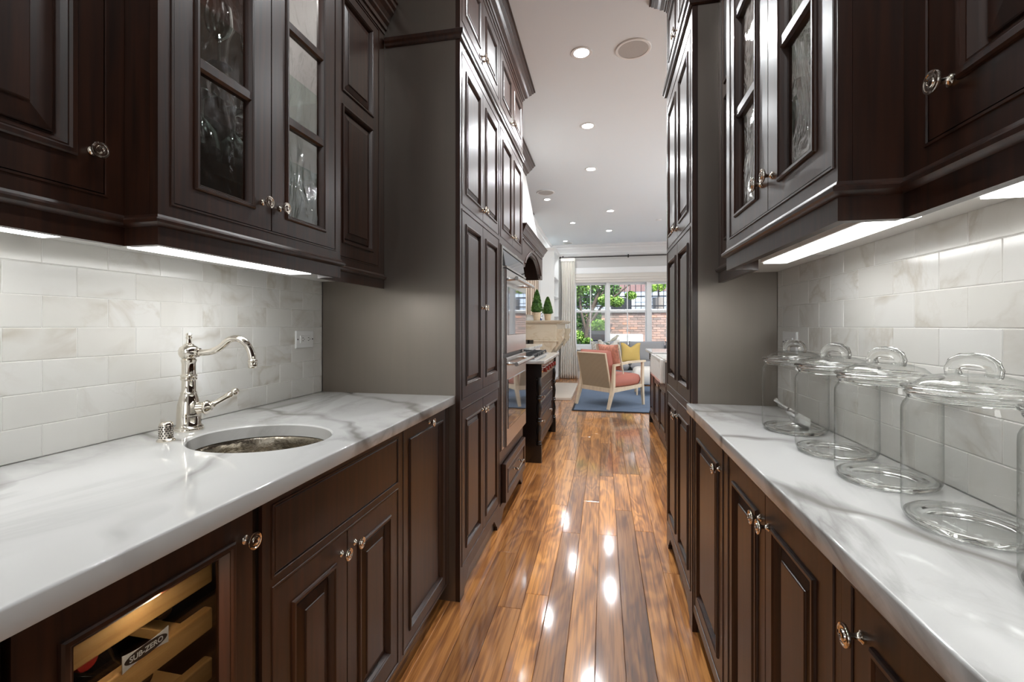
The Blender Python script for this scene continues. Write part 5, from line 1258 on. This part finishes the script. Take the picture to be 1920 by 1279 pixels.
tree('garden_tree', -.55, 12.3, -.25, [([(0, 0, 0), (.02, 0, .8), (.10, 0, 1.4), (.26, 0, 2.0), (.52, .1, 2.6), (.9, .1, 3.2)], [.09, .075, .06, .045, .035, .02]),
     ([(.08, 0, 1.3), (-.06, 0, 1.9), (-.12, .1, 2.6), (-.1, .1, 3.2)], [.045, .035, .025, .015]), ([(.12, 0, 1.45), (.5, 0, 2.0), (.95, 0, 2.35), (1.5, .05, 2.8)], [.04, .032, .024, .012]), ([(.2, 0, 1.8), (.6, .1, 2.5), (1.0, .1, 3.0)], [.03, .022, .012])],
     [(.0, 0, 2.7, .42), (.35, .1, 2.75, .40), (-.3, .1, 2.4, .32), (.75, .1, 2.95, .36), (.62, 0, 2.15, .22), (1.25, .1, 2.95, .34), (.9, 0, 2.12, .18), (-.1, .1, 3.2, .4), (.3, .3, 1.75, .2), (-.15, 0, 1.2, .2), (1.25, 0, 2.28, .14), (.1, 0, 1.05, .16)], M['tree_leaf'], 8000, .085, 'leafy garden tree with slanting dark branches outside the window', 21)
tree('dark_shrub', -1.0, 12.9, -.25, [([(0, 0, 0), (0, 0, .8), (.05, 0, 1.5), (0, 0, 2.2)], [.05, .04, .03, .02])],
     [(0, 0, .9, .35), (.25, 0, 1.6, .36), (-.2, 0, 2.0, .40), (.2, .1, 2.6, .42), (.5, .0, .8, .25)], M['dark_leaf'], 2600, .08, 'dark leafy shrub against the brick wall behind the curtain edge', 5)
tree('dense_tree', -.75, 14.6, -.25, [([(0, 0, 0), (.02, 0, 1.2), (0, 0, 2.4), (.1, 0, 3.6)], [.10, .08, .06, .03])],
     [(-.2, 0, 2.2, .6), (.35, 0, 2.5, .6), (-.1, .1, 3.1, .7), (.6, .1, 3.2, .6), (.9, 0, 2.6, .4), (-.7, 0, 2.9, .6)], M['dark_leaf'], 4200, .11, 'dense dark green tree behind the garden wall', 31)
tree('bright_shrub', 1.62, 14.2, 1.70, [([(0, 0, 0), (.02, 0, .3), (0, 0, .6)], [.03, .025, .02])], [(0, 0, .72, .22), (.22, 0, .82, .24), (-.18, 0, .66, .14), (.45, 0, .9, .25)], M['lime_leaf'], 1500, .075, 'bright lime green shrub behind the railing', 8)
single('post_planter', MB().lathe([(0, -.25), (.11, -.25), (.11, 1.6), (.16, 1.62), (.17, 2.08), (.14, 2.08), (.13, 1.7), (0, 1.7)], (1.62, 14.2, 0), 18), M['pot_grey'], 'grey pedestal planter holding the bright shrub', 'planter', (1.62, 14.2, -.25), 40)
pt_ = thing('stone_planter', 'square grey planter on dark stand with trailing plant outside the window', 'planter', (-.12, 11.75, -.25))
px_, py_ = -.13, 11.75
part('stand', MB().box(px_ - .13, px_ + .13, py_ - .13, py_ + .13, -.25, .86), M['dark_metal'], pt_)
part('planter_box', MB().add([(px_ + a * w, py_ + b * w, z) for z, w in ((.861, .155), (1.10, .19)) for a, b in ((-1, -1), (1, -1), (1, 1), (-1, 1))], [(3, 2, 1, 0), (4, 5, 6, 7), (0, 1, 5, 4), (1, 2, 6, 5), (2, 3, 7, 6), (3, 0, 4, 7)]), M['pot_grey'], pt_)
def ptp(q):
    v = Vector((q.gauss(0, 1), q.gauss(0, 1), q.gauss(0, 1))).normalized() * q.random() ** .5; return Vector((px_ + v.x * .24, py_ + v.y * .2, 1.22 + v.z * .17))
o = part('foliage', leafy(ptp, 700, .07, random.Random(4)), M['lime_leaf'], pt_, weld=False); o['kind'] = 'stuff'
